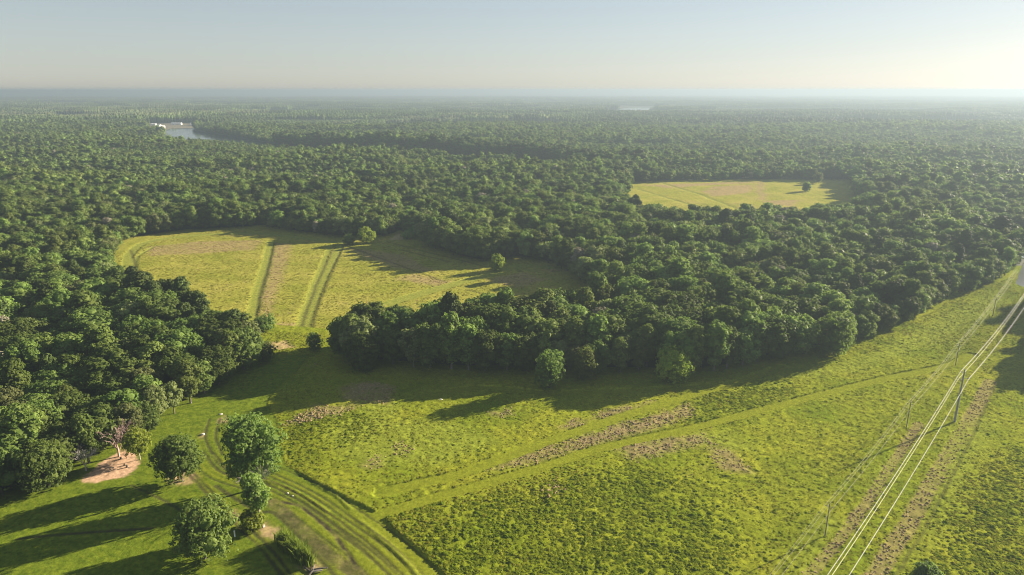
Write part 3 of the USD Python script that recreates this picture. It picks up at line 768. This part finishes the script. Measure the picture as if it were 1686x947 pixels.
instancer('meadow_grass', [(tuft_mesh(1, 14, 0.55, 0.36, 0.28), GRASS[0], None), (tuft_mesh(2, 12, 0.5, 0.30, 0.26), GRASS[0], None), (tuft_mesh(3, 14, 0.55, 0.34, 0.28), GRASS[1], None),
                           (tuft_mesh(4, 12, 0.5, 0.40, 0.24), GRASS[1], None), (tuft_mesh(5, 16, 0.6, 0.55, 0.28), GRASS[2], None)],
          (np.column_stack([C, z])[g], rng.uniform(0, 6.28, g.sum()), sc[g], idx[g]), 'uncut tufted grass and weeds all over the front meadow', 'grass')
DRYM = grass_material('dry_grass', (0.240, 0.180, 0.090), (0.350, 0.265, 0.150), 0.2)
instancer('dry_grass', [(tuft_mesh(6, 16, 0.45, 0.75, 0.20), DRYM, None), (tuft_mesh(7, 14, 0.5, 0.6, 0.22), DRYM, None)],
          (np.column_stack([C, z])[isdry], rng.uniform(0, 6.28, isdry.sum()), sc[isdry], rng.integers(0, 2, isdry.sum())), 'dry brown weeds in strips and patches on the front meadow', 'dry grass')
NA = 60000
CA = np.column_stack([rng.uniform(-300, 100, NA), rng.uniform(310, 620, NA)])
CA = CA[inside(CA, OPEN_A)]
m2, d2, b2, r2, _ = cover_a(CA)
k2 = rng.random(len(CA)) < np.clip(1 - 1.6 * np.maximum(m2, b2), 0, 1) * 0.75
CA, d2 = CA[k2], d2[k2]
HAY = [grass_material('hay_tuft', (0.172, 0.185, 0.020), (0.250, 0.232, 0.038)), grass_material('hay_dry_tuft', (0.22, 0.155, 0.080), (0.30, 0.215, 0.12), 0.2)]
instancer('hay_grass', [(tuft_mesh(8, 10, 0.7, 0.30, 0.32), HAY[0], None), (tuft_mesh(9, 10, 0.7, 0.34, 0.32), HAY[1], None)],
          (np.column_stack([CA, 0.2 + 0 * d2]), rng.uniform(0, 6.28, len(CA)), np.repeat(rng.uniform(0.6, 1.2, (len(CA), 1)), 3, 1), (rng.random(len(CA)) < d2).astype(int)), 'uncut hay growing on the field behind the central wood', 'grass')

# ------------------------------------------------------------------ the woods
rng = np.random.default_rng(2024)
def grid_scatter(ymin, ymax, step, margin):
    xs = np.arange(-0.78 * ymax - 120, 0.78 * ymax + 120, step)
    ys = np.arange(ymin, ymax, step)
    X, Y = np.meshgrid(xs, ys)
    X[1::2] += step / 2
    Q = np.column_stack([X.ravel(), Y.ravel()]) + rng.uniform(-0.42, 0.42, (X.size, 2)) * step
    return Q[in_view(Q, margin)]

def in_open(Q, pad=0.0):
    r = np.zeros(len(Q), bool)
    for poly in [OPEN_FRONT, FIELD_B, GLADE, LAKE, LAKE_BANK, FAR_WATER] + FAR_CLEAR:
        r |= inside(Q, poly)
    return r

def along(line, step, off, jit=0.9):
    """Points along a wood's edge, set back from it by off metres to the left of the way."""
    seg = np.hypot(*np.diff(line, axis=0).T)
    s = np.concatenate([[0], np.cumsum(seg)])
    out = []
    t = step * 0.5
    while t < s[-1]:
        i = min(np.searchsorted(s, t) - 1, len(seg) - 1)
        i = max(i, 0)
        d = (line[i + 1] - line[i]) / max(seg[i], 1e-6)
        p = line[i] + d * (t - s[i]) + np.array([-d[1], d[0]]) * (off + rng.uniform(-jit, jit * 1.5))
        out.append(p)
        t += step * rng.uniform(0.8, 1.25)
    return np.array(out)

near_band = grid_scatter(95, 800, 10.0, 75)
far_band = grid_scatter(800, 2300, 10.8, 40)
edge_pts = {'left': along(LEFT_WOOD_EDGE, 8.0, 3.2), 'left_back': along(LEFT_WOOD_BACK, 8.0, 3.5), 'front': along(CENTRAL_FRONT, 8.2, 3.6), 'back': along(CENTRAL_BACK, 8.5, 3.5), 'top': along(FIELD_A_TOP, 9.0, 4.0)}
edge_pts = {k: v[~in_open(v) & in_view(v, 20)] for k, v in edge_pts.items()}
all_edge = np.vstack(list(edge_pts.values()))
from scipy.spatial import cKDTree
BY_HAND = [(300, 793, 9), (418, 806, 9), (231, 757, 7), (82, 803, 8.5), (905, 641, 7), (962, 628, 7), (1105, 629, 9), (1372, 586, 10), (597, 610, 9), (196, 748, 7), (142, 776, 5), (278, 672, 5), (437, 596, 6), (520, 576, 7), (438, 545, 12)]
def by_hand(Q):
    r = np.zeros(len(Q), bool)
    for x, y, d in BY_HAND:
        r |= np.hypot(*(Q - G(x, y)).T) < d
    return r
edge_pts = {k: v[~by_hand(v)] for k, v in edge_pts.items()}
all_edge = np.vstack(list(edge_pts.values()))
tree_e = cKDTree(all_edge)
near_band = near_band[~by_hand(near_band)]
near_band = near_band[~in_open(near_band)]
near_band = near_band[tree_e.query(near_band)[0] > 5.6]
# keep other trunks a crown's reach away from the open land
opn = np.zeros(len(near_band), bool)
for a in np.linspace(0, 2 * np.pi, 8, endpoint=False):
    opn |= in_open(near_band + 3.0 * np.array([math.cos(a), math.sin(a)]))
near_band = near_band[~opn]
far_band = far_band[~in_open(far_band)]
far_band = far_band[~((nz(far_band * [1.0, 2.8], 1 / 420.0, 3, 63) < 0.29) & (far_band[:, 1] > 1250))]

def tall_noise(Q):
    return 0.86 + 0.34 * smooth(nz(Q, 1 / 90.0, 3, 41), 0.3, 0.7)

def kind_for(Q):
    a, b = nz(Q, 1 / 55.0, 2, 51), rng.random(len(Q))
    k = np.select([b < 0.24, b < 0.42, b < 0.56, b < 0.66, b < 0.78, b < 0.82, b < 0.92], [0, 1, 2, 3, 4, 5, 6], 7)
    k = np.where((a > 0.60) & (b < 0.6), 2, k)
    k = np.where((a < 0.36) & (b < 0.6), 1, k)
    lw = (Q[:, 0] < -70) & (Q[:, 1] < 430) & (rng.random(len(Q)) < 0.75)
    k = np.where(lw, rng.choice([1, 7, 0, 4, 5, 3], len(Q), p=[0.42, 0.2, 0.14, 0.06, 0.06, 0.12]), k)
    k = np.where(rng.random(len(Q)) < 0.022, 8, k)
    pine = inside(Q, GP([(190, 500), (230, 470), (400, 530), (400, 590), (300, 560)]))
    return np.where(pine & (rng.random(len(Q)) < 0.6), 5, k)

E_all = [(k, p) for k, v in edge_pts.items() for p in v]
P_all = np.vstack([np.array([p for _, p in E_all]), near_band])
tagk = np.array([k for k, _ in E_all] + ['inner'] * len(near_band))
kinds = kind_for(P_all)
scl = tall_noise(P_all) * rng.uniform(0.74, 1.18, len(P_all))
scl = np.where(tagk != 'inner', scl * 0.92, scl)
wid = rng.uniform(0.95, 1.55, len(P_all))
wid = np.where(tagk != 'inner', np.minimum(wid, 1.12), wid)
rot = rng.uniform(0, 6.28, len(P_all))
# the trees that show largest are things; the rest of the woods is one mass
depth = P_all[:, 1] * math.cos(TILT) + CAM_H * math.sin(TILT)
score = np.hypot(P_all[:, 0], P_all[:, 1]) - 45.0 * np.isin(tagk, ['left', 'front'])
cand = np.nonzero(in_view(P_all, -1.0) & (depth > 0))[0]
proj_y = 473.5 + FPX * (-P_all[:, 1] * math.sin(TILT) - (14 - CAM_H) * math.cos(TILT)) / (P_all[:, 1] * math.cos(TILT) - (14 - CAM_H) * math.sin(TILT))
cand = cand[(proj_y[cand] < 950)]
N_THINGS = 275
chosen = cand[np.argsort(score[cand])][:N_THINGS]
is_thing = np.zeros(len(P_all), bool)
is_thing[chosen] = True

def ordinal(n):
    return f"{n}{'th' if 10 <= n % 100 <= 20 else {1: 'st', 2: 'nd', 3: 'rd'}.get(n % 10, 'th')}"

ang_of = np.arctan2(P_all[:, 0], P_all[:, 1])
side = np.where((P_all[:, 0] < -60) & (ang_of < np.interp(P_all[:, 1], [150, 330, 400], [-0.38, -0.35, -0.42])), 'left wood', 'central wood')
labels = {}
for wood in ('left wood', 'central wood'):
    sel = [i for i in chosen if side[i] == wood]
    edge = sorted([i for i in sel if tagk[i] in ('left', 'front')], key=lambda i: ang_of[i])
    for n, i in enumerate(edge):
        labels[i] = f'{WORDS[KINDS[kinds[i]][0]]} tree, {ordinal(n + 1)} from the left along the {wood} front'
    rest = sorted([i for i in sel if i not in labels], key=lambda i: depth[i])
    for row in range(0, len(rest), 12):
        line = sorted(rest[row:row + 12], key=lambda i: ang_of[i])
        for n, i in enumerate(line):
            labels[i] = f'{WORDS[KINDS[kinds[i]][0]]} tree, {ordinal(n + 1)} from left, {ordinal(row // 12 + 2)} row back in the {wood}'
for i in sorted(chosen, key=lambda i: depth[i]):
    kn = KINDS[kinds[i]][0]
    s = scl[i]
    thing('pine_tree' if kn == 'dark_pine' else 'broadleaf_tree', (P_all[i, 0], P_all[i, 1], 0), rot[i], (s * wid[i], s * wid[i] * 0.96, s), labels[i], 'tree', 'trees of the ' + side[i], f'/World/{kn}_tree_class')

def mid_proto(seed, kd, n, size, nl):
    _, look, H, R, z0, _, shape = KINDS[kd]
    (v, f), c, r = crown_mesh(seed, H, R, z0, nl, n, size, shape, core=0.70, loose=1.05)
    t = tube([[0, 0, -0.3], [0, 0, z0 + 4]], [0.35, 0.22], 5)
    V, F = cat_meshes([(v, f), t])
    return (V, F), LEAF[look], np.concatenate([np.zeros(len(v)), np.ones(len(t[0]))])

rest = ~is_thing
dist = np.hypot(*P_all.T)
mid_protos = [mid_proto(300 + k, k, 2900, 0.38, 18) for k in range(9)] + [mid_proto(320 + k, k, 2900, 0.38, 16) for k in range(9)]
pi_idx = kinds + 9 * (rng.random(len(P_all)) < 0.5)
instancer('woods', mid_protos, (np.column_stack([P_all, 0 * dist])[rest], rot[rest], np.column_stack([scl * wid, scl * wid, scl])[rest], pi_idx[rest]), 'dense green broadleaf wood behind the nearest rows of trees', 'wood')
kf = kind_for(far_band)
sf = (0.72 + 0.56 * smooth(nz(far_band * [1.0, 2.2], 1 / 260.0, 3, 64), 0.36, 0.62)) * rng.uniform(0.8, 1.15, len(far_band))
lake_side = dline(far_band, np.vstack([_far, _far[-1:] + [60, 0]])) < 42
sf = np.where(lake_side, np.maximum(sf, 1.0) * 1.4, sf)
kf = np.where(lake_side & (rng.random(len(kf)) < 0.7), np.where(rng.random(len(kf)) < 0.5, 5, 1), kf)
sf = np.where(dline(far_band, _near[:5] - [0, 30]) < 75, np.minimum(sf, 0.8), sf)
wf = rng.uniform(1.0, 1.5, len(far_band))
far_protos = [mid_proto(340 + k, k, 500, 0.7, 11) for k in range(9)]
instancer('far_woods', far_protos, (np.column_stack([far_band, 0 * sf]), rng.uniform(0, 6.28, len(far_band)), np.column_stack([sf * wf, sf * wf, sf]), kf), 'continuous green forest in the middle distance around the lake', 'wood')

# beyond two kilometres: blocks of forest
def block(seed, n_side=9, size=96.0):
    r_ = np.random.default_rng(seed)
    parts = []
    st = size / n_side
    for i in range(n_side):
        for j in range(n_side):
            x, y = (i + 0.5 + r_.uniform(-0.4, 0.4)) * st - size / 2, (j + 0.5 + r_.uniform(-0.4, 0.4)) * st - size / 2
            H = r_.uniform(13, 21)
            for _ in range(3):
                v = np.array(_ico[1].vertices)
                R = r_.uniform(3.4, 5.6)
                k = 0.75 + 0.5 * meshkit.noise(v * 1.7 + r_.uniform(0, 50), seed)
                parts.append((v * (R * k)[:, None] * [1, 1, 0.85] + [x + r_.uniform(-3, 3), y + r_.uniform(-3, 3), H - R - r_.uniform(0, 4)], np.array(_ico[1].faces)))
            v = np.array(_ico[0].vertices) * [5.5, 5.5, H * 0.36] + [x, y, H * 0.36]
            parts.append((v, np.array(_ico[0].faces)))
    return cat_meshes(parts)
xs, ys = np.meshgrid(np.arange(-8600, 8601, 92.0), np.arange(2330, 10800, 92.0))
B = np.column_stack([xs.ravel(), ys.ravel()]) + rng.uniform(-8, 8, (xs.size, 2))
B = B[in_view(B, 90)]
kb = np.zeros(len(B), bool)
for poly in [FAR_WATER] + FAR_CLEAR + [LAKE, LAKE_BANK]:
    for dx in (-45, 0, 45):
        for dy in (-45, 0, 45):
            kb |= inside(B + [dx, dy], poly)
gap = nz(B * [1.0, 2.6], 1 / 900.0, 3, 61)
kb |= gap < 0.38
B = B[~kb]
zs = (0.5 + 1.05 * smooth(nz(B * [1.0, 2.4], 1 / 800.0, 3, 62), 0.36, 0.62)) * rng.uniform(0.9, 1.1, len(B))
instancer('horizon_forest', [(block(1), LEAF['dark'], None), (block(2), LEAF['mid'], None), (block(3), LEAF['grey'], None)],
          (np.column_stack([B, 0 * zs]), rng.integers(0, 4, len(B)) * math.pi / 2, np.column_stack([0 * zs + 1, 0 * zs + 1, zs]), np.digitize(nz(B, 1 / 600.0, 2, 65) + rng.normal(0, 0.07, len(B)), [0.44, 0.56])), 'hazy forest stretching away to the horizon', 'forest')

# ------------------------------------------------------------------ single trees and shrubs
def at(x, y):
    return G(x, y)

lone_tree('lawn_tree', at(300, 793), 15.5, 7.0, 2.2, 30, 8000, 0.30, 'dark', 'round dark tree on the lawn with bare soil round its foot', 801)
lone_tree('lawn_tree', at(418, 806), 24.5, 8.4, 5.0, 40, 11000, 0.33, 'dark', 'tallest lone tree, big dark crown over the track bend', 802, bark=BARK)
lone_tree('lawn_tree', at(433, 868), 17.0, 3.7, 7.0, 22, 3600, 0.28, 'mid', 'slim pale-trunked tree standing just in front of the tallest lone tree', 803, 'tall', PALE_BARK, rad=0.4, lean=(-2.6, 0.6))
lone_tree('lawn_tree', at(338, 920), 16.5, 7.4, 2.0, 32, 9000, 0.30, 'mid', 'round mid green tree on the lawn nearest the bottom of the view', 804)
lone_tree('young_tree', at(231, 757), 11.0, 4.3, 3.2, 20, 3200, 0.27, 'bright', 'young light green tree with a thin pale trunk beside the bare earth', 805, bark=PALE_BARK, rad=0.16)
lone_tree('edge_tree', at(82, 803), 15.0, 7.6, 1.0, 32, 8200, 0.30, 'mid', 'broad leafy tree bulging from the left wood left of the bare earth', 806)
lone_tree('edge_tree', at(905, 641), 17.0, 5.6, 1.2, 28, 5200, 0.32, 'dark', 'round dark tree jutting onto the meadow from the middle of the central wood', 807)
lone_tree('edge_tree', at(962, 628), 15.0, 5.4, 1.5, 26, 5000, 0.32, 'olive', 'olive tree right of the one jutting from the central wood', 808)
lone_tree('edge_tree', at(1105, 629), 15.0, 7.6, 1.0, 32, 7600, 0.32, 'bright', 'bright lime green round tree at the front edge of the central wood', 809)
lone_tree('edge_tree', at(1372, 586), 20.5, 9.0, 1.5, 38, 9000, 0.36, 'mid', 'huge rounded tree at the right end of the central wood front', 810)
lone_tree('edge_tree', at(597, 610), 17.0, 7.0, 1.0, 34, 8000, 0.34, 'dark', 'wide dark tree at the left end of the central wood', 811)
lone_tree('field_tree', at(603, 401), 12.5, 6.4, 1.0, 24, 3500, 0.42, 'bright', 'light green pair-crowned tree on the far side of the hay field', 812)
lone_tree('field_tree', at(819, 446), 11.0, 4.8, 1.2, 20, 2400, 0.38, 'bright', 'small light green tree alone in the shadow at the right of the hay field', 813)
lone_tree('field_tree', at(1327, 316), 11.0, 4.6, 1.5, 20, 1800, 0.6, 'mid', 'dark single tree at the right of the far field', 814)
lone_tree('field_tree', at(1347, 303), 14.0, 5.0, 2.5, 20, 1500, 0.6, 'grey', 'pale hazy tree behind the single one in the far field', 815)
lone_tree('field_tree', at(1010, 326), 15.0, 9.0, 1.5, 24, 1800, 0.6, 'dark', 'wide dark tree at the left end of the far field', 816)
for (x, y, H, R, look, lab) in [(438, 545, 8.2, 5.4, 'dark', 'round dark bush at the near end of the hay field strips'), (672, 394, 7.0, 5.5, 'mid', 'low bush on the far side of the hay field by a bare track'),
                                (415, 872, 6.0, 3.4, 'bright', 'light green bush at the foot of the slim pale-trunked tree'), (520, 576, 8.5, 3.8, 'mid', 'small leafy shrub at the left tip of the central wood'),
                                (575, 403, 8.5, 5.5, 'mid', 'mid green bush left of the light tree on the hay field'), (1527, 952, 3.0, 2.6, 'dark', 'dark low bush cut by the bottom edge right of the wires'),
                                (437, 596, 9.5, 5.0, 'dark', 'dark shrub at the right tip of the left wood')]:
    lone_tree('shrub', at(x, y), H, R, 0.1, 18, 2600, 0.28, look, lab, 900 + int(x), cat='shrub', rad=0.15)
# long shrub beside the track: several stems of one hedge-like bush
path = thing('tall_grass_clump', (*at(486, 915), 0), label='long clump of tall reed-like grass beside the brown ditch at the lower left', cat='grass clump')
r_ = np.random.default_rng(33)
bl, n = [], 900
t0_, t1_ = at(463, 893) - at(486, 915), at(508, 930) - at(486, 915)
for k in range(n):
    s = r_.random()
    p = t0_ + (t1_ - t0_) * s + r_.normal(0, 0.85, 2)
    h = r_.uniform(2.6, 4.6) * (0.75 + 0.5 * math.sin(9 * s) ** 2)
    d = r_.normal(0, 0.55, 2)
    w = r_.uniform(0.10, 0.2)
    q = np.array([-d[1], d[0]]) / (np.linalg.norm(d) + 1e-6) * w
    a, m_, e = np.array([p[0], p[1], 0]), np.array([p[0] + d[0] * 0.6, p[1] + d[1] * 0.6, h * 0.7]), np.array([p[0] + d[0] * 2.0, p[1] + d[1] * 2.0, h])
    q3 = np.array([q[0], q[1], 0])
    bl.append((np.array([a - q3, a + q3, m_ + q3, m_ - q3, e]), np.array([[0, 1, 2], [0, 2, 3], [3, 2, 4]])))
mesh('blades', cat_meshes(bl), grass_material('reed_blades', (0.09, 0.14, 0.02), (0.17, 0.22, 0.03)), path)

def dead_tree(name, x, y, H, look, label, seed, spread=0.42, r0=0.26, depth=4):
    rng_ = np.random.default_rng(seed)
    path = thing(name, (*at(x, y), 0), label=label, cat='tree')
    V, F = branch_tree(rng_, H, spread, depth, r0)
    mesh('trunk', tube([[0, 0, -0.3], [0.05, 0, H * 0.2], [0, 0, H * 0.36]], [r0 * 1.3, r0 * 1.0, r0 * 0.6], 8), look, path)
    mesh('branch', (V, F), look, path)
dead_tree('dead_tree', 196, 752, 14.0, DEAD_PINK, 'dead pinkish brown tree with bare twigs behind the bare earth', 41, 0.5, 0.3, 5)
dead_tree('dead_tree', 142, 776, 10.5, DEAD_GREY, 'bare grey tree left of the bare earth', 42, 0.5, 0.2, 4)
dead_tree('dead_tree', 424, 822, 13.0, DEAD_GREY, 'bare grey dead branches in front of the tallest lone tree', 43, 0.4, 0.22, 4)
dead_tree('dead_tree', 208, 755, 2.6, DARK_WOOD, 'short dark leaning dead sapling on the bare earth', 44, 0.5, 0.10, 2)
dead_tree('dead_tree', 278, 672, 13.0, DEAD_GREY, 'thin bare grey tree in the right flank of the left wood', 45, 0.4, 0.2, 4)
for (x, y, h, lab) in [(199, 756, 0.8, 'short dark stump left of the leaning sapling on the bare earth'), (205, 767, 0.7, 'left one of two small dark stumps in the middle of the bare earth'), (209, 770, 0.9, 'right one of two small dark stumps in the middle of the bare earth')]:
    path = thing('tree_stump', (*at(x, y), 0), label=lab, cat='stump')
    mesh('stump', tube([[0, 0, -0.1], [0, 0, 0.15], [0.04, 0.02, h]], [0.42, 0.32, 0.26], 9), DARK_WOOD, path)
    mesh('root', tube([[0.2, 0, 0.2], [0.5, 0.1, 0.08], [0.8, 0.1, 0.0]], [0.14, 0.1, 0.05], 5), DARK_WOOD, path)

def rock(name, x, y, r, mat, label, cat, seed, squash=0.6):
    v = np.array(_ico[2].vertices)
    v = v * (r * (0.7 + 0.6 * meshkit.noise(v * 1.5 + seed, seed)))[:, None] * [1, 0.8, squash]
    m = mesh(name, (v + [*at(x, y), r * squash * 0.5], np.array(_ico[2].faces)), mat)
    tag(m, label, cat)
rock('boulder', 334, 716, 0.7, STONE, 'white stone lying beside the track above the lawn tree', 'stone', 5)
rock('boulder', 364, 683, 0.6, STONE, 'small white stone at the bare patch above the tallest lone tree', 'stone', 6)
rock('boulder', 474, 813, 0.38, STONE, 'pale stone in the wheel track below the tallest lone tree', 'stone', 7)
rock('boulder', 482, 817, 0.3, STONE, 'smaller pale stone further along the same wheel track', 'stone', 8)
rock('boulder', 726, 660, 0.9, STONE, 'pale stone in the shade before the central wood', 'stone', 9)

path = thing('marker_post', (*at(387, 884), 0), label='white post standing right of the tree nearest the bottom', cat='post')
mesh('post', tube([[0, 0, -0.2], [0, 0, 1.9]], [0.22, 0.20], 10), WHITE_PAINT, path)
mesh('cap', tube([[0, 0, 1.88], [0, 0, 2.02]], [0.26, 0.14], 10), WHITE_PAINT, path)
r_ = np.random.default_rng(5)
for k, (x, y) in enumerate([(508, 941), (516, 938), (522, 943), (513, 946), (528, 940)]):
    a = r_.uniform(0, 3.1)
    c0 = np.array([*at(x, y), 0.3 + 0.1 * k])
    d = np.array([math.cos(a), math.sin(a), 0.05]) * r_.uniform(1.1, 1.7)
    tag(mesh('fallen_log', tube([c0 - d, c0 + [0, 0, 0.08], c0 + d], [0.26, 0.24, 0.18], 8), [DARK_WOOD, BARK, PALE_BARK, DARK_WOOD, BARK][k]), ['dark log at the left of the heap by the ditch', 'brown log in the middle of the heap by the ditch', 'pale log in the heap by the ditch',
        'dark log lowest in the heap by the ditch', 'brown log at the right of the heap by the ditch'][k], 'log', 'logs heaped by the ditch')

# ------------------------------------------------------------------ power lines
LINE = np.array([0.668, 0.744]); LINE /= np.linalg.norm(LINE)
LEFTW = np.array([-LINE[1], LINE[0]])

def hang(a, b, sag, n=22):
    t = np.linspace(0, 1, n)[:, None]
    p = a * (1 - t) + b * t
    p[:, 2] -= 4 * sag * (t * (1 - t))[:, 0]
    return p

T_POLES = [G(1571, 697) - LINE * 190, G(1571, 697), G(1571, 697) + LINE * 205 + np.array([6, 0])]
ATT = [(1.15, 20.6), (1.35, 17.7), (-1.75, 18.6)]          # (metres to the left of the pole, height)
t_names = ['steel-grey transmission pole just out of view at the bottom right', 'tall grey pole carrying the three bright wires on the right', 'tall grey pole beyond the right edge of the view']
for k, b in enumerate(T_POLES):
    if k == 0 or k == 2:
        continue
    path = thing('transmission_pole', (*b, 0), label=t_names[k], cat='pole')
    mesh('pole', tube([[0, 0, -0.5], [0, 0, 10], [0, 0, 21.8]], [0.42, 0.33, 0.22], 12), POLE_STEEL, path, 40)
    for (o, h) in ATT:
        e = LEFTW * o
        mesh('arm', tube([[0, 0, h - 0.35], [e[0] * 0.8, e[1] * 0.8, h + 0.0]], [0.09, 0.07], 6), POLE_STEEL, path)
        mesh('insulator', tube([[e[0] * 0.75, e[1] * 0.75, h - 0.05], [e[0], e[1], h]], [0.15, 0.13], 8), CERAMIC, path)
for k, ((o, h), mat, lab) in enumerate(zip(ATT, (WIRE_BRIGHT, WIRE_YELLOW, WIRE_BRIGHT), ('bright silver wire, leftmost of the three thick power line wires', 'yellowish wire, middle one of the three thick power line wires', 'bright silver wire, rightmost of the three thick power line wires'))):
    pts = [np.array([*(b + LEFTW * o), h]) for b in T_POLES]
    line = np.vstack([hang(pts[0], pts[1], 2.6), hang(pts[1], pts[2], 4.2)[1:]])
    tag(mesh('power_wire', tube(line, 0.06, 6), mat), lab, 'wire')

D_POLES = [G(1358, 885) - np.array([58, 63]), G(1358, 885), G(1492, 706), G(1573, 602), G(1634, 522), G(1634, 522) + np.array([55, 62])]
d_lab = {1: 'short wooden pole nearest the bottom, left of the bright wires', 2: 'short wooden pole second from the bottom, left of the tall grey pole', 3: 'short wooden pole just behind the tall grey pole', 4: 'short wooden pole farthest off near the right edge'}
for k, b in enumerate(D_POLES):
    if k not in d_lab:
        continue
    path = thing('utility_pole', (*b, 0), label=d_lab[k], cat='pole', group='short wooden poles of the thin line')
    mesh('pole', tube([[0, 0, -0.4], [0, 0, 5.5], [0, 0, 10.8]], [0.18, 0.15, 0.11], 9), POLE_WOOD, path, 40)
    e = LEFTW * 1.1
    mesh('crossarm', tube([[e[0], e[1], 9.9], [-e[0], -e[1], 9.9]], 0.06, 5), POLE_WOOD, path)
    for o, h in ((1.05, 9.9), (-1.05, 9.9), (0, 10.75)):
        mesh('insulator', tube([[LEFTW[0] * o, LEFTW[1] * o, h], [LEFTW[0] * o, LEFTW[1] * o, h + 0.28]], [0.08, 0.05], 6), CERAMIC, path)
for (o, h, lab) in ((1.05, 10.2, 'thin wire, left one of the three on the short wooden poles'), (0, 11.0, 'thin wire, top one of the three on the short wooden poles'), (-1.05, 10.2, 'thin wire, right one of the three on the short wooden poles')):
    pts = [np.array([*(b + LEFTW * o), h]) for b in D_POLES]
    line = np.vstack([hang(pts[i], pts[i + 1], 1.1, 14)[(1 if i else 0):] for i in range(len(pts) - 1)])
    tag(mesh('thin_wire', tube(line, 0.028, 5), WIRE_THIN), lab, 'wire')

# ------------------------------------------------------------------ houses on the lake shore
def house(x, y, wx, wy, h, roof_h, rz, roof_mat, label):
    p = G(x, y)
    path = thing('lake_house', (*p, 0), rz, label=label, cat='house')
    mesh('wall', box(0, 0, h / 2 - 0.2, wx, wy, h + 0.4), WHITE_WALL, path)
    o = 0.6
    v = np.array([[-wx / 2 - o, -wy / 2 - o, h + 0.02], [wx / 2 + o, -wy / 2 - o, h + 0.02], [wx / 2 + o, wy / 2 + o, h + 0.02], [-wx / 2 - o, wy / 2 + o, h + 0.02], [-wx / 2 - o, 0, h + roof_h], [wx / 2 + o, 0, h + roof_h]])
    f = np.array([[0, 1, 5], [0, 5, 4], [2, 3, 4], [2, 4, 5], [0, 4, 3], [1, 2, 5], [0, 3, 2], [0, 2, 1]])
    mesh('roof', (v, f), roof_mat, path)
    mesh('door', box(0, -wy / 2 - 0.05, 1.1, 1.4, 0.12, 2.2), DARK_DOOR, path)
    for s in (-1, 1):
        mesh('window', box(s * wx * 0.28, -wy / 2 - 0.05, 1.7, 1.8, 0.12, 1.3), DARK_DOOR, path)
house(253, 206.5, 16, 10, 4.5, 2.5, 0.2, WHITE_ROOF, 'white-roofed house farthest left on the lake shore')
house(262, 209.0, 15, 11, 5, 3.0, -0.4, WHITE_ROOF, 'white house second from the left on the lake shore')
house(267, 211.5, 17, 12, 6, 3.5, 0.8, WHITE_ROOF, 'brightest white house at the left end of the water')
house(291, 205.2, 34, 14, 4.5, 3.0, 0.1, GREY_ROOF, 'long grey-roofed house behind the lake')
house(318, 206.5, 14, 12, 6, 3.0, 0.5, WHITE_ROOF, 'small pale house at the right end of the far lake shore')

# ------------------------------------------------------------------ haze
bx = trimesh.creation.box([86000, 86000, 130.0])
bx.apply_translation([0, 0, 62.0])
HAZE = L('haze_air', {'v': ('principled_volume', {'color': (0.205, 0.262, 0.315), 'density': 0.00022, 'anisotropy': 0.3})}, [], volume='v.volume')
tag(mesh('haze', bx, HAZE), 'thin pale haze over the whole landscape', 'haze', kind='stuff')
